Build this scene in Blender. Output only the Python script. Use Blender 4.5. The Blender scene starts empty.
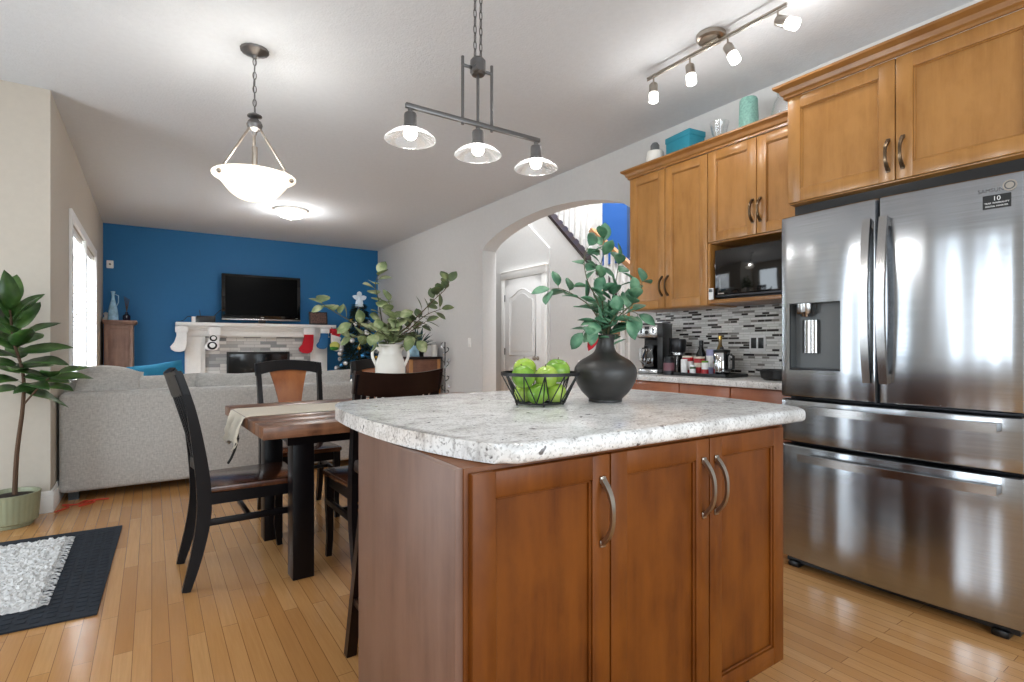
import bpy, bmesh, math, random
from mathutils import Vector, Matrix
random.seed(7)
PI = math.pi
SC = bpy.context.scene
COL = SC.collection

# ------------------------------------------------------------------ camera, world, light, exposure
cam_d = bpy.data.cameras.new('camera'); cam = bpy.data.objects.new('camera', cam_d); COL.objects.link(cam)
cam.location = (0, 0, 1.125); cam.rotation_euler = (PI/2, 0, math.radians(-34))
cam_d.sensor_width = 36; cam_d.lens = 534/1024*36; cam_d.shift_y = 5/1024; cam_d.clip_start = 0.05
SC.camera = cam
SC.view_settings.view_transform = 'Standard'; SC.view_settings.look = 'None'
SC.view_settings.gamma = 1; SC.view_settings.use_curve_mapping = False
SC.view_settings.exposure = 0.28
W = bpy.data.worlds.new('world'); SC.world = W; W.use_nodes = True
W.node_tree.nodes['Background'].inputs[0].default_value = (0.82, 0.92, 1.0, 1)
W.node_tree.nodes['Background'].inputs[1].default_value = 1.0

def area(name, loc, rot, sx, sy, power, col=(1, 1, 1), spread=PI):
    d = bpy.data.lights.new(name, 'AREA'); d.shape = 'RECTANGLE'; d.size = sx; d.size_y = sy
    d.energy = power; d.color = col; d.spread = spread
    o = bpy.data.objects.new(name, d); o.location = loc; o.rotation_euler = rot; COL.objects.link(o); return o
# daylight: patio door, nook and living room windows; added fill: rear, foyer, stair hall
area('patio_daylight', (-2.42, 3.5, 1.1), (0, -PI/2, 0), 2.0, 1.3, 36, (0.82, 0.92, 1.0))
area('nook_window_daylight', (-2.42, 0.78, 1.45), (0, -PI/2, 0), 1.3, 0.46, 28, (0.82, 0.92, 1.0))
area('rear_fill', (0.6, -2.4, 1.45), (PI/2, 0, 0), 4.2, 1.8, 85, (0.83, 0.93, 1.0))  # added soft front fill behind the camera
area('living_window_daylight', (-1.1, 6.95, 1.55), (0, -PI/2, 0), 1.6, 2.5, 420, (0.84, 0.93, 1.0))
area('foyer_fill', (3.84, 5.2, 5.0), (0, 0, 0), 0.4, 3.6, 210, (0.97, 0.98, 1.0))  # added lamp that brightens the door beyond the arch
area('stair_hall_fill', (4.9, 4.6, 5.1), (0, 0, 0), 1.4, 3.0, 80, (0.97, 0.98, 1.0))  # added lamp lighting the stairs from above

def point(name, loc, power, r=0.03, col=(1, 0.98, 0.96)):
    d = bpy.data.lights.new(name, 'POINT'); d.energy = power; d.shadow_soft_size = r; d.color = col
    o = bpy.data.objects.new(name, d); o.location = loc; COL.objects.link(o); return o

# ------------------------------------------------------------------ materials
def lin(c):
    return tuple(((v/255)/12.92 if v/255 <= 0.04045 else ((v/255+0.055)/1.055)**2.4) for v in c) + (1,)
class NT:
    def __init__(s, name):
        s.m = bpy.data.materials.new(name); s.m.use_nodes = True; s.t = s.m.node_tree
        s.b = s.t.nodes['Principled BSDF']; s.out = s.t.nodes['Material Output']
    def n(s, typ, **kw):
        o = s.t.nodes.new(typ)
        for k, v in kw.items(): setattr(o, k, v)
        return o
    def l(s, a, b): s.t.links.new(a, b)
    def coords(s, scale=(1, 1, 1), rot=(0, 0, 0)):
        tc = s.n('ShaderNodeTexCoord'); mp = s.n('ShaderNodeMapping')
        mp.inputs['Scale'].default_value = scale; mp.inputs['Rotation'].default_value = rot
        s.l(tc.outputs['Object'], mp.inputs['Vector']); return mp.outputs['Vector']
    def noise(s, vec, scale, detail=4, rough=0.5):
        o = s.n('ShaderNodeTexNoise'); o.inputs['Scale'].default_value = scale
        o.inputs['Detail'].default_value = detail; o.inputs['Roughness'].default_value = rough
        s.l(vec, o.inputs['Vector']); return o.outputs['Fac']
    def ramp(s, fac, stops, interp='LINEAR'):
        o = s.n('ShaderNodeValToRGB'); o.color_ramp.interpolation = interp
        e = o.color_ramp.elements
        while len(e) < len(stops): e.new(0.5)
        for i, (p, c) in enumerate(stops): e[i].position = p; e[i].color = c
        s.l(fac, o.inputs['Fac']); return o.outputs['Color']
    def mix(s, fac, a, b, mode='MIX'):
        o = s.n('ShaderNodeMix', data_type='RGBA', blend_type=mode)
        for k, v in ((0, fac), (6, a), (7, b)):
            if hasattr(v, 'is_linked'): s.l(v, o.inputs[k])
            else: o.inputs[k].default_value = v
        return o.outputs[2]
    def bump(s, h, strength=0.2, dist=0.01):
        o = s.n('ShaderNodeBump'); o.inputs['Strength'].default_value = strength; o.inputs['Distance'].default_value = dist
        s.l(h, o.inputs['Height']); s.l(o.outputs['Normal'], s.b.inputs['Normal'])
    def swiz(s, vec, order):
        sp = s.n('ShaderNodeSeparateXYZ'); cb = s.n('ShaderNodeCombineXYZ'); s.l(vec, sp.inputs[0])
        for i, a in enumerate(order):
            if a is not None: s.l(sp.outputs[a], cb.inputs[i])
        return cb.outputs[0]
def plain(name, c, rough=0.5, metal=0.0, emit=None, es=0.0, var=0.0, vs=30, bump=0.0, bs=200, coat=0.0, spec=None):
    k = NT(name); k.b.inputs['Roughness'].default_value = rough; k.b.inputs['Metallic'].default_value = metal
    col = lin(c)
    if spec is not None: k.b.inputs['Specular IOR Level'].default_value = spec
    if coat: k.b.inputs['Coat Weight'].default_value = coat; k.b.inputs['Coat Roughness'].default_value = 0.1
    v = k.coords()
    lo = tuple(x*(1-max(var, 0.02)) for x in col[:3])+(1,); hi = tuple(min(1, x*(1+max(var, 0.02))) for x in col[:3])+(1,)
    k.l(k.ramp(k.noise(v, vs), [(0.3, lo), (0.7, hi)]), k.b.inputs['Base Color'])
    if bump: k.bump(k.noise(v, bs, 3), bump, 0.004)
    if emit: k.b.inputs['Emission Color'].default_value = lin(emit); k.b.inputs['Emission Strength'].default_value = es
    return k.m
def wood(name, c1, c2, c3, axis='z', rough=0.35, sc=1.0, coat=0.15, spec=0.5):
    k = NT(name); k.b.inputs['Specular IOR Level'].default_value = spec; s = {'x': (1.2, 14, 14), 'y': (14, 1.2, 14), 'z': (14, 14, 1.2)}[axis]
    v = k.coords(tuple(a*sc for a in s)); g = k.noise(v, 1.6, 6, 0.6)
    v2 = k.coords(tuple(a*sc*3 for a in s)); g2 = k.noise(v2, 4, 4, 0.6)
    blot = k.noise(k.coords((1.6, 1.6, 0.8)), 5, 5, 0.6)
    base = k.ramp(g, [(0.25, lin(c1)), (0.5, lin(c2)), (0.75, lin(c3))])
    base = k.mix(k.ramp(g2, [(0.35, (0.18, 0.18, 0.18, 1)), (0.6, (0, 0, 0, 1))]), base, lin(c1))
    base = k.mix(k.ramp(blot, [(0.38, (0, 0, 0, 1)), (0.66, (0.8, 0.8, 0.8, 1))]), base, lin(c3))
    k.l(base, k.b.inputs['Base Color']); k.b.inputs['Roughness'].default_value = rough
    k.b.inputs['Coat Weight'].default_value = coat; k.b.inputs['Coat Roughness'].default_value = 0.15
    k.bump(g2, 0.05, 0.002); return k.m
def floor_mat():
    k = NT('oak strip floor'); v = k.swiz(k.coords(), (1, 0, None))
    br = k.n('ShaderNodeTexBrick'); k.l(v, br.inputs['Vector']); br.offset = 0.37; br.offset_frequency = 2
    br.inputs['Color1'].default_value = (0, 0, 0, 1); br.inputs['Color2'].default_value = (1, 1, 1, 1)
    br.inputs['Mortar'].default_value = (0.5, 0.5, 0.5, 1)
    br.inputs['Scale'].default_value = 1; br.inputs['Mortar Size'].default_value = 0.0011; br.inputs['Mortar Smooth'].default_value = 0.2
    br.inputs['Brick Width'].default_value = 0.92; br.inputs['Row Height'].default_value = 0.058
    plank = k.ramp(br.outputs['Color'], [(0, lin((186, 132, 78))), (0.35, lin((196, 143, 87))), (0.7, lin((205, 153, 97))), (1, lin((212, 163, 108)))])
    grain = k.noise(k.coords((40, 1.8, 1)), 2.2, 6, 0.65)
    c = k.mix(k.ramp(grain, [(0.38, (0.3, 0.3, 0.3, 1)), (0.62, (0, 0, 0, 1))]), plank, lin((172, 120, 70)))
    c = k.mix(br.outputs['Fac'], c, lin((120, 80, 46)))
    k.l(c, k.b.inputs['Base Color'])
    r = k.ramp(grain, [(0.3, (0.22, 0.22, 0.22, 1)), (0.7, (0.16, 0.16, 0.16, 1))]); k.l(r, k.b.inputs['Roughness'])
    k.b.inputs['Coat Weight'].default_value = 0.25; k.b.inputs['Coat Roughness'].default_value = 0.12
    inv = k.n('ShaderNodeMath', operation='SUBTRACT'); inv.inputs[0].default_value = 1; k.l(br.outputs['Fac'], inv.inputs[1])
    k.bump(inv.outputs[0], 0.25, 0.002); return k.m
def granite():
    k = NT('white speckled granite'); v = k.coords()
    a = k.noise(v, 9, 5, 0.65); st = k.noise(k.coords((6, 18, 6)), 2.0, 5, 0.6)
    base = k.ramp(a, [(0.3, lin((208, 206, 203))), (0.5, lin((234, 233, 231))), (0.7, lin((243, 242, 241)))])
    base = k.mix(k.ramp(st, [(0.34, (0.6, 0.6, 0.6, 1)), (0.48, (0, 0, 0, 1))]), base, lin((176, 173, 170)))
    sp = k.noise(v, 70, 3, 0.6); clump = k.noise(v, 14, 2)
    spk = k.n('ShaderNodeMath', operation='MULTIPLY')
    k.l(k.ramp(sp, [(0.30, (1, 1, 1, 1)), (0.38, (0, 0, 0, 1))]), spk.inputs[0])
    k.l(k.ramp(clump, [(0.42, (0.1, 0.1, 0.1, 1)), (0.58, (1, 1, 1, 1))]), spk.inputs[1])
    base = k.mix(spk.outputs[0], base, lin((52, 46, 46)))
    sp2 = k.noise(v, 34, 2, 0.5)
    base = k.mix(k.ramp(sp2, [(0.27, (0.9, 0.9, 0.9, 1)), (0.31, (0, 0, 0, 1))]), base, lin((70, 62, 62)))
    sp3 = k.noise(v, 130, 2, 0.5)
    base = k.mix(k.ramp(sp3, [(0.36, (0.45, 0.45, 0.45, 1)), (0.46, (0, 0, 0, 1))]), base, lin((120, 112, 108)))
    k.l(base, k.b.inputs['Base Color']); k.b.inputs['Roughness'].default_value = 0.16; return k.m
def mosaic(name, order, bw, rh, stops, mortar, rough=0.2, ms=0.0015, bump=0.3):
    k = NT(name); v = k.swiz(k.coords(), order)
    def brick(w, off):
        br = k.n('ShaderNodeTexBrick'); k.l(v, br.inputs['Vector']); br.offset = off; br.offset_frequency = 2; br.squash = 0.6; br.squash_frequency = 3
        br.inputs['Color1'].default_value = (0, 0, 0, 1); br.inputs['Color2'].default_value = (1, 1, 1, 1); br.inputs['Mortar'].default_value = (0.5, 0.5, 0.5, 1)
        br.inputs['Scale'].default_value = 1; br.inputs['Mortar Size'].default_value = ms
        br.inputs['Brick Width'].default_value = w; br.inputs['Row Height'].default_value = rh; return br
    b1 = brick(bw, 0.37)
    c = k.ramp(b1.outputs['Color'], stops, 'CONSTANT')
    c = k.mix(b1.outputs['Fac'], c, lin(mortar))
    k.l(c, k.b.inputs['Base Color']); k.b.inputs['Roughness'].default_value = rough
    inv = k.n('ShaderNodeMath', operation='SUBTRACT'); inv.inputs[0].default_value = 1; k.l(b1.outputs['Fac'], inv.inputs[1])
    k.bump(inv.outputs[0], bump, 0.003); return k.m
def stainless():
    k = NT('brushed stainless steel'); v = k.coords((1, 1, 160))
    g = k.noise(v, 3, 3); k.l(k.ramp(g, [(0.3, lin((160, 163, 167))), (0.7, lin((180, 183, 187)))]), k.b.inputs['Base Color'])
    k.b.inputs['Metallic'].default_value = 1; k.b.inputs['Roughness'].default_value = 0.22
    big = k.noise(k.coords((5, 5, 0.25)), 1.0, 1.0); k.bump(big, 0.5, 0.035); return k.m
def clear(name, tint=(255, 255, 255), fac=0.12, rough=0.02, white=0.0):
    k = NT(name); t = k.n('ShaderNodeBsdfTransparent'); t.inputs[0].default_value = lin(tint)
    g = k.n('ShaderNodeBsdfGlossy'); g.inputs['Roughness'].default_value = rough
    lw = k.n('ShaderNodeLayerWeight'); lw.inputs[0].default_value = 0.35
    mr = k.n('ShaderNodeMapRange'); mr.inputs['To Min'].default_value = fac*0.5; mr.inputs['To Max'].default_value = min(1, fac*4)
    k.l(lw.outputs['Facing'], mr.inputs['Value'])
    m = k.n('ShaderNodeMixShader'); k.l(mr.outputs[0], m.inputs[0]); k.l(t.outputs[0], m.inputs[1]); k.l(g.outputs[0], m.inputs[2])
    res = m
    if white:
        d = k.n('ShaderNodeBsdfTranslucent'); d.inputs[0].default_value = (0.95, 0.95, 0.93, 1)
        m2 = k.n('ShaderNodeMixShader'); m2.inputs[0].default_value = white
        k.l(m.outputs[0], m2.inputs[1]); k.l(d.outputs[0], m2.inputs[2]); res = m2
    k.l(res.outputs[0], k.out.inputs['Surface']); return k.m
def fabric(name, c, sc=400, var=0.12):
    k = NT(name); v = k.coords(); n1 = k.noise(k.coords((1, 1, 0.3)), sc, 2); n2 = k.noise(k.coords((0.3, 0.3, 1)), sc, 2); big = k.noise(v, 6, 3)
    col = lin(c); dk = tuple(x*(1-var) for x in col[:3])+(1,); lt = tuple(min(1, x*(1+var)) for x in col[:3])+(1,)
    a = k.mix(0.5, k.ramp(n1, [(0.35, dk), (0.65, lt)]), k.ramp(n2, [(0.35, dk), (0.65, lt)]))
    a = k.mix(k.ramp(big, [(0.35, (0.12, 0.12, 0.12, 1)), (0.65, (0, 0, 0, 1))]), a, dk)
    k.l(a, k.b.inputs['Base Color']); k.b.inputs['Roughness'].default_value = 0.95; k.b.inputs['Sheen Weight'].default_value = 0.0 if c[0] < 60 else 0.1
    k.bump(n1, 0.25, 0.003); return k.m
def leafmat(name, c1, c2, c3, rough=0.4, sc=9):
    k = NT(name); v = k.coords(); n = k.noise(v, sc, 3)
    k.l(k.ramp(n, [(0.32, lin(c1)), (0.5, lin(c2)), (0.68, lin(c3))]), k.b.inputs['Base Color'])
    k.b.inputs['Roughness'].default_value = rough
    k.b.inputs['Subsurface Weight'].default_value = 0.0; return k.m
def blind_mat():
    k = NT('white blind slats'); d = k.n('ShaderNodeBsdfDiffuse'); d.inputs[0].default_value = lin((238, 238, 238))
    t = k.n('ShaderNodeBsdfTranslucent'); t.inputs[0].default_value = lin((240, 242, 245)); m = k.n('ShaderNodeMixShader'); m.inputs[0].default_value = 0.12
    k.l(d.outputs[0], m.inputs[1]); k.l(t.outputs[0], m.inputs[2]); k.l(m.outputs[0], k.out.inputs['Surface']); return k.m

M = dict(
    wall=plain('grey wall paint', (207, 206, 204), 0.85, bump=0.08, bs=260),
    greige=plain('greige wall paint', (192, 184, 172), 0.85, bump=0.08, bs=260),
    ceil=plain('textured ceiling paint', (210, 214, 218), 0.9, bump=0.6, bs=90),
    blue=plain('deep blue wall paint', (10, 100, 152), 0.6, bump=0.05, bs=260),
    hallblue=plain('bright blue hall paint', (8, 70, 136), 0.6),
    navy=plain('shaded upstairs blue', (22, 46, 78), 0.6),  # shade on the upstairs wall, put into the colour
    white=plain('white trim paint', (236, 235, 232), 0.4),
    doorwhite=plain('white door paint', (232, 231, 229), 0.4),
    floor=floor_mat(), granite=granite(),
    maple=wood('honey maple', (146, 97, 44), (162, 112, 54), (181, 130, 70), 'z', 0.3),
    mapleh=wood('honey maple rail', (122, 78, 36), (140, 94, 46), (158, 110, 58), 'x', 0.32),
    island=wood('cinnamon maple', (78, 37, 4), (101, 51, 8), (124, 68, 16), 'z', 0.42, coat=0.0, spec=0.3),
    islandlit=wood('patio lit maple', (98, 68, 54), (112, 80, 64), (126, 94, 78), 'z', 0.42, coat=0.0),  # patio light on this end, put into a paler, greyer wood
    base=wood('rosy maple', (130, 70, 40), (160, 92, 58), (176, 108, 70), 'x', 0.35),
    tabletop=wood('rustic plank', (52, 30, 20), (98, 60, 40), (156, 110, 80), 'x', 0.32, 2.0, 0.0),
    dark=wood('espresso wood', (10, 9, 12), (14, 12, 15), (20, 16, 18), 'z', 0.32, coat=0.0, spec=0.22),
    darkbrown=wood('dark brown wood', (22, 12, 10), (30, 17, 13), (40, 24, 18), 'x', 0.3, coat=0.0, spec=0.25),
    splat=wood('orange splat wood', (134, 70, 28), (160, 88, 38), (178, 108, 54), 'z', 0.3),
    seat=wood('glossy seat wood', (40, 20, 14), (74, 40, 26), (104, 62, 40), 'x', 0.2, coat=0.4),
    walnut=wood('weathered brown wood', (92, 66, 54), (122, 92, 78), (142, 112, 96), 'z', 0.5, coat=0),
    chest=wood('reddish chest wood', (92, 58, 44), (118, 78, 60), (140, 98, 76), 'x', 0.45, coat=0),
    oak=wood('oak handrail wood', (150, 96, 50), (184, 126, 74), (200, 146, 92), 'y', 0.35),
    steel=stainless(),
    steelbar=plain('stainless handle', (176, 175, 174), 0.22, 1.0),
    darksteel=plain('dark grey appliance metal', (62, 63, 66), 0.35, 0.8),
    grey=plain('mid grey plastic', (96, 99, 100), 0.4),
    nickel=plain('brushed nickel', (168, 160, 150), 0.3, 1.0),
    bronze=plain('aged bronze pull', (110, 94, 76), 0.3, 1.0),
    pewter=plain('dark pewter metal', (112, 110, 109), 0.38, 0.9),
    chrome=plain('chrome', (205, 205, 207), 0.1, 1.0),
    black=plain('black plastic', (14, 14, 15), 0.35),
    blackgloss=plain('glossy black glass', (6, 6, 7), 0.05, coat=0.5),
    screen=plain('black tv screen', (2, 2, 3), 0.3, spec=0.05),
    blackwire=plain('black coated wire', (16, 16, 17), 0.45),
    tiles=mosaic('mosaic strip tile', (1, 2, None), 0.085, 0.0165,
        [(0, lin((236, 236, 234))), (0.24, lin((210, 210, 208))), (0.40, lin((58, 54, 53))), (0.56, lin((232, 232, 230))), (0.70, lin((140, 136, 132))), (0.8, lin((40, 38, 38))), (0.86, lin((236, 235, 233)))], (198, 196, 192), 0.15),
    stone=mosaic('stacked fireplace tile', (0, 2, None), 0.24, 0.05,
        [(0, lin((196, 196, 194))), (0.25, lin((160, 162, 163))), (0.45, lin((214, 214, 212))), (0.62, lin((136, 138, 140))), (0.76, lin((204, 203, 200))), (0.9, lin((178, 178, 176)))], (120, 120, 120), 0.4),
    vase=plain('matt charcoal ceramic', (48, 46, 44), 0.42, var=0.06),
    applegreen=leafmat('green apple skin', (96, 138, 44), (122, 164, 58), (158, 192, 88), 0.25, 14),
    appleyellow=leafmat('yellow green apple skin', (132, 164, 56), (160, 188, 76), (186, 206, 112), 0.25, 14),
    stem=plain('brown stem', (84, 62, 44), 0.8),
    greenstem=plain('green brown twig', (84, 84, 58), 0.7),
    leafvase=leafmat('blue green leaves', (50, 90, 66), (76, 122, 92), (116, 156, 122), 0.5, 16),
    leafeuc=leafmat('pale eucalyptus leaves', (84, 102, 66), (126, 140, 92), (186, 190, 150), 0.55, 14),
    leafdark=leafmat('olive dark leaves', (58, 72, 46), (84, 98, 62), (120, 130, 84), 0.5, 14),
    leaffig=leafmat('fiddle leaf green', (34, 58, 28), (58, 92, 42), (96, 130, 66), 0.3, 7),
    leafsucc=leafmat('teal spiky leaves', (26, 56, 56), (48, 84, 82), (90, 122, 116), 0.5, 20),
    fir=leafmat('fir needles', (10, 28, 26), (20, 44, 38), (40, 66, 54), 0.7, 30),
    pot=plain('sage ribbed ceramic', (150, 154, 126), 0.4),
    soil=plain('dark soil', (40, 30, 22), 0.95, var=0.3, vs=120),
    sofa=fabric('light grey upholstery', (188, 185, 180), 110, 0.2), cushion=fabric('pale grey cushion cloth', (194, 191, 186), 110, 0.18),
    bluepillow=fabric('teal blue cloth', (36, 124, 160)), linen=fabric('cream linen', (226, 216, 198), 500, 0.08),
    rug=fabric('charcoal rubber weave', (30, 37, 47), 60, 0.35), shag=fabric('white shag pile', (214, 213, 212), 90, 0.15),
    red=fabric('red felt', (190, 26, 42)), whitefelt=fabric('white plush', (238, 238, 238)), greenfelt=fabric('green felt', (70, 150, 60)),
    yellowfelt=fabric('yellow felt', (206, 206, 110)), bluefelt=fabric('blue felt', (52, 116, 170)), blackfelt=fabric('black felt', (24, 24, 26)),
    redcord=plain('red tinsel', (196, 62, 38), 0.5),
    ceramic=plain('white glazed ceramic', (236, 232, 224), 0.2, var=0.04, vs=10),
    bulb=plain('lit bulb', (255, 250, 240), 0.3, emit=(255, 247, 236), es=14),
    trackglass=plain('lit frosted glass', (255, 250, 242), 0.4, emit=(255, 250, 242), es=1.8),
    bowlglass=plain('lit alabaster glass', (250, 243, 230), 0.25, emit=(255, 244, 224), es=0.95, var=0.06, vs=14),
    flushglass=plain('lit dome glass', (255, 250, 240), 0.3, emit=(255, 248, 232), es=2.2),
    glass=clear('clear glass'), pane=clear('window pane'), shadeglass=clear('pendant shade glass', (238, 238, 238), 0.16, 0.05, 0.22),
    amber=clear('dark coffee glass', (120, 110, 104), 0.2),
    teal=plain('teal box card', (38, 130, 150), 0.6), aqua=plain('aqua embossed ceramic', (128, 172, 160), 0.4, var=0.25, vs=70, bump=0.6, bs=60),
    lightblue=plain('pale blue glaze', (150, 190, 214), 0.25, var=0.3, vs=16), blind=blind_mat(),
    gold=plain('gold bauble', (210, 170, 80), 0.25, 0.7), silver=plain('silver bauble', (215, 218, 222), 0.2, 0.5), bluebauble=plain('blue bauble', (60, 130, 180), 0.2, 0.3),
    labelwhite=plain('white label', (236, 236, 236), 0.6), labelred=plain('red tin', (170, 28, 36), 0.35), lavender=plain('lavender tub', (160, 160, 196), 0.4),
    steelgrey=plain('grey mark', (92, 92, 94), 0.4, 0.5), charm=plain('photo print', (96, 66, 56), 0.4, var=0.7, vs=40), firebox=plain('fireplace soot black', (16, 16, 17), 0.4),
)

# ------------------------------------------------------------------ mesh builder
class MB:
    def __init__(s): s.bm = bmesh.new(); s.mi = 0
    def _face(s, vs):
        try:
            f = s.bm.faces.new(vs); f.material_index = s.mi; return f
        except ValueError: return None
    def box(s, x0, x1, y0, y1, z0, z1, bev=0.0, seg=2, mat=None):
        x0, x1 = sorted((x0, x1)); y0, y1 = sorted((y0, y1)); z0, z1 = sorted((z0, z1))
        r = bmesh.ops.create_cube(s.bm, size=1)
        vs = r['verts']
        for v in vs:
            v.co = Vector(((x0+x1)/2+v.co.x*(x1-x0), (y0+y1)/2+v.co.y*(y1-y0), (z0+z1)/2+v.co.z*(z1-z0)))
        fs = {f for v in vs for f in v.link_faces}
        if bev:
            es = {e for v in vs for e in v.link_edges}
            bev = min(bev, 0.49*min(x1-x0, y1-y0, z1-z0))
            rr = bmesh.ops.bevel(s.bm, geom=list(es), offset=bev, segments=seg, profile=0.5, affect='EDGES')
            vs = list({v for f in rr['faces'] for v in f.verts} | {v for v in vs if v.is_valid})
            fs = {f for v in vs for f in v.link_faces}
        for f in fs: f.material_index = s.mi
        if mat: bmesh.ops.transform(s.bm, matrix=mat, verts=vs)
        return vs
    def tube(s, pts, r, n=8, closed=False, flat=1.0):
        pts = [Vector(p) for p in pts]; N = len(pts)
        rs = r if isinstance(r, (list, tuple)) else [r]*N
        rings = []; prev = None
        for i, p in enumerate(pts):
            if closed: t = (pts[(i+1) % N]-pts[i-1])
            else: t = pts[min(i+1, N-1)]-pts[max(i-1, 0)]
            if t.length < 1e-9: t = Vector((0, 0, 1))
            t.normalize()
            if prev is None:
                a = Vector((0, 0, 1)) if abs(t.z) < 0.9 else Vector((1, 0, 0)); a = (a-t*a.dot(t)).normalized()
            else:
                a = prev-t*prev.dot(t); a = a.normalized() if a.length > 1e-6 else prev
            prev = a; b = t.cross(a)
            rings.append([s.bm.verts.new(p+(a*math.cos(2*PI*j/n)+b*math.sin(2*PI*j/n)*flat)*rs[i]) for j in range(n)])
        for i in range(N if closed else N-1):
            A, B = rings[i], rings[(i+1) % N]
            for j in range(n): s._face([A[j], A[(j+1) % n], B[(j+1) % n], B[j]])
        if not closed: s._face(rings[0][::-1]); s._face(rings[-1])
    def strip(s, pts, side, w, t):
        pts = [Vector(p) for p in pts]; side = Vector(side).normalized(); N = len(pts); rings = []
        ws = w if isinstance(w, (list, tuple)) else [w]*N; ts = t if isinstance(t, (list, tuple)) else [t]*N
        for i, p in enumerate(pts):
            tg = (pts[min(i+1, N-1)]-pts[max(i-1, 0)]).normalized(); nn = tg.cross(side).normalized()
            rings.append([s.bm.verts.new(p+side*a*ws[i]/2+nn*b*ts[i]/2) for a, b in ((-1, -1), (1, -1), (1, 1), (-1, 1))])
        for i in range(N-1):
            A, B = rings[i], rings[i+1]
            for j in range(4): s._face([A[j], A[(j+1) % 4], B[(j+1) % 4], B[j]])
        s._face(rings[0][::-1]); s._face(rings[-1])
    def lathe(s, prof, n=28, c=(0, 0, 0), mat=None, ribs=0, amp=0):
        vs_all = []; rings = []
        for r, z in prof:
            if r < 1e-6: v = s.bm.verts.new((c[0], c[1], c[2]+z)); rings.append([v]); vs_all.append(v)
            else:
                rg = []
                for j in range(n):
                    a = 2*PI*j/n; rr = r*(1+(amp*math.cos(ribs*a) if ribs else 0))
                    rg.append(s.bm.verts.new((c[0]+rr*math.cos(a), c[1]+rr*math.sin(a), c[2]+z)))
                rings.append(rg); vs_all += rg
        for A, B in zip(rings[:-1], rings[1:]):
            if len(A) == 1 and len(B) == 1: continue
            if len(A) == 1:
                for j in range(n): s._face([A[0], B[(j+1) % n], B[j]])
            elif len(B) == 1:
                for j in range(n): s._face([A[j], A[(j+1) % n], B[0]])
            else:
                for j in range(n): s._face([A[j], A[(j+1) % n], B[(j+1) % n], B[j]])
        if mat: bmesh.ops.transform(s.bm, matrix=mat, verts=vs_all)
        return vs_all
    def prism(s, poly, lo, hi, axis='z', bev=0, seg=2):
        def P(a, b, h): return {'z': (a, b, h), 'x': (h, a, b), 'y': (a, h, b)}[axis]
        A = [s.bm.verts.new(P(a, b, lo)) for a, b in poly]; B = [s.bm.verts.new(P(a, b, hi)) for a, b in poly]
        f1 = s._face(A[::-1]); f2 = s._face(B); n = len(poly)
        for j in range(n): s._face([A[j], A[(j+1) % n], B[(j+1) % n], B[j]])
        if bev:
            es = [e for e in set(f1.edges) | set(f2.edges)]
            bmesh.ops.bevel(s.bm, geom=es, offset=bev, segments=seg, profile=0.5, affect='EDGES')
        return A+B
    def sphere(s, c, r, sc=(1, 1, 1), u=16, v=10, mat=None):
        rr = bmesh.ops.create_uvsphere(s.bm, u_segments=u, v_segments=v, radius=r)
        for w in rr['verts']:
            w.co = Vector((w.co.x*sc[0], w.co.y*sc[1], w.co.z*sc[2]))
        if mat: bmesh.ops.transform(s.bm, matrix=mat, verts=rr['verts'])
        for w in rr['verts']: w.co += Vector(c)
        for f in {f for w in rr['verts'] for f in w.link_faces}: f.material_index = s.mi
        return rr['verts']
    def pillow(s, w, h, t, mat, n=12, p=0.55):
        # local: width x, height z, thickness y, centred at origin
        fr = []; bk = []
        for i in range(n+1):
            a, b = [], []
            for j in range(n+1):
                x = -1+2*i/n; z = -1+2*j/n
                k = (max(0, (1-x*x))*max(0, (1-z*z)))**p
                pin = 1-0.06*(1-abs(x))*abs(z)**3; pinx = 1-0.06*(1-abs(z))*abs(x)**3
                edge = i in (0, n) or j in (0, n)
                va = s.bm.verts.new(mat @ Vector((x*w/2*pinx, -t/2*k, z*h/2*pin)))
                vb = va if edge else s.bm.verts.new(mat @ Vector((x*w/2*pinx, t/2*k, z*h/2*pin)))
                a.append(va); b.append(vb)
            fr.append(a); bk.append(b)
        for i in range(n):
            for j in range(n):
                s._face([fr[i][j], fr[i+1][j], fr[i+1][j+1], fr[i][j+1]])
                s._face([bk[i][j+1], bk[i+1][j+1], bk[i+1][j], bk[i][j]])
    def leaf(s, base, d, up, L, Wd, fold=0.25, droop=0.3, shape=0.5, n=6, wave=0):
        base = Vector(base); d = Vector(d).normalized(); up = Vector(up); up = (up-d*up.dot(d))
        up = up.normalized() if up.length > 1e-5 else d.orthogonal().normalized()
        sd = d.cross(up); rows = []; ph = random.random()*6
        for i in range(n+1):
            t = i/n; w = Wd/2*max(0.0, math.sin(PI*min(1, t**(1.0 if shape == 0.5 else shape))))**0.75
            c = base+d*L*t-up*droop*L*t*t
            hw = up*(fold*w + (wave*math.sin(ph+t*9)*w if wave else 0))
            if i in (0, n): v = s.bm.verts.new(c); rows.append((v, v, v))
            else: rows.append((s.bm.verts.new(c-sd*w+hw), s.bm.verts.new(c), s.bm.verts.new(c+sd*w+hw)))
        for A, B in zip(rows[:-1], rows[1:]):
            for k in (0, 1):
                q = []
                for v in (A[k], A[k+1], B[k+1], B[k]):
                    if v not in q: q.append(v)
                if len(q) >= 3: s._face(q)
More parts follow.
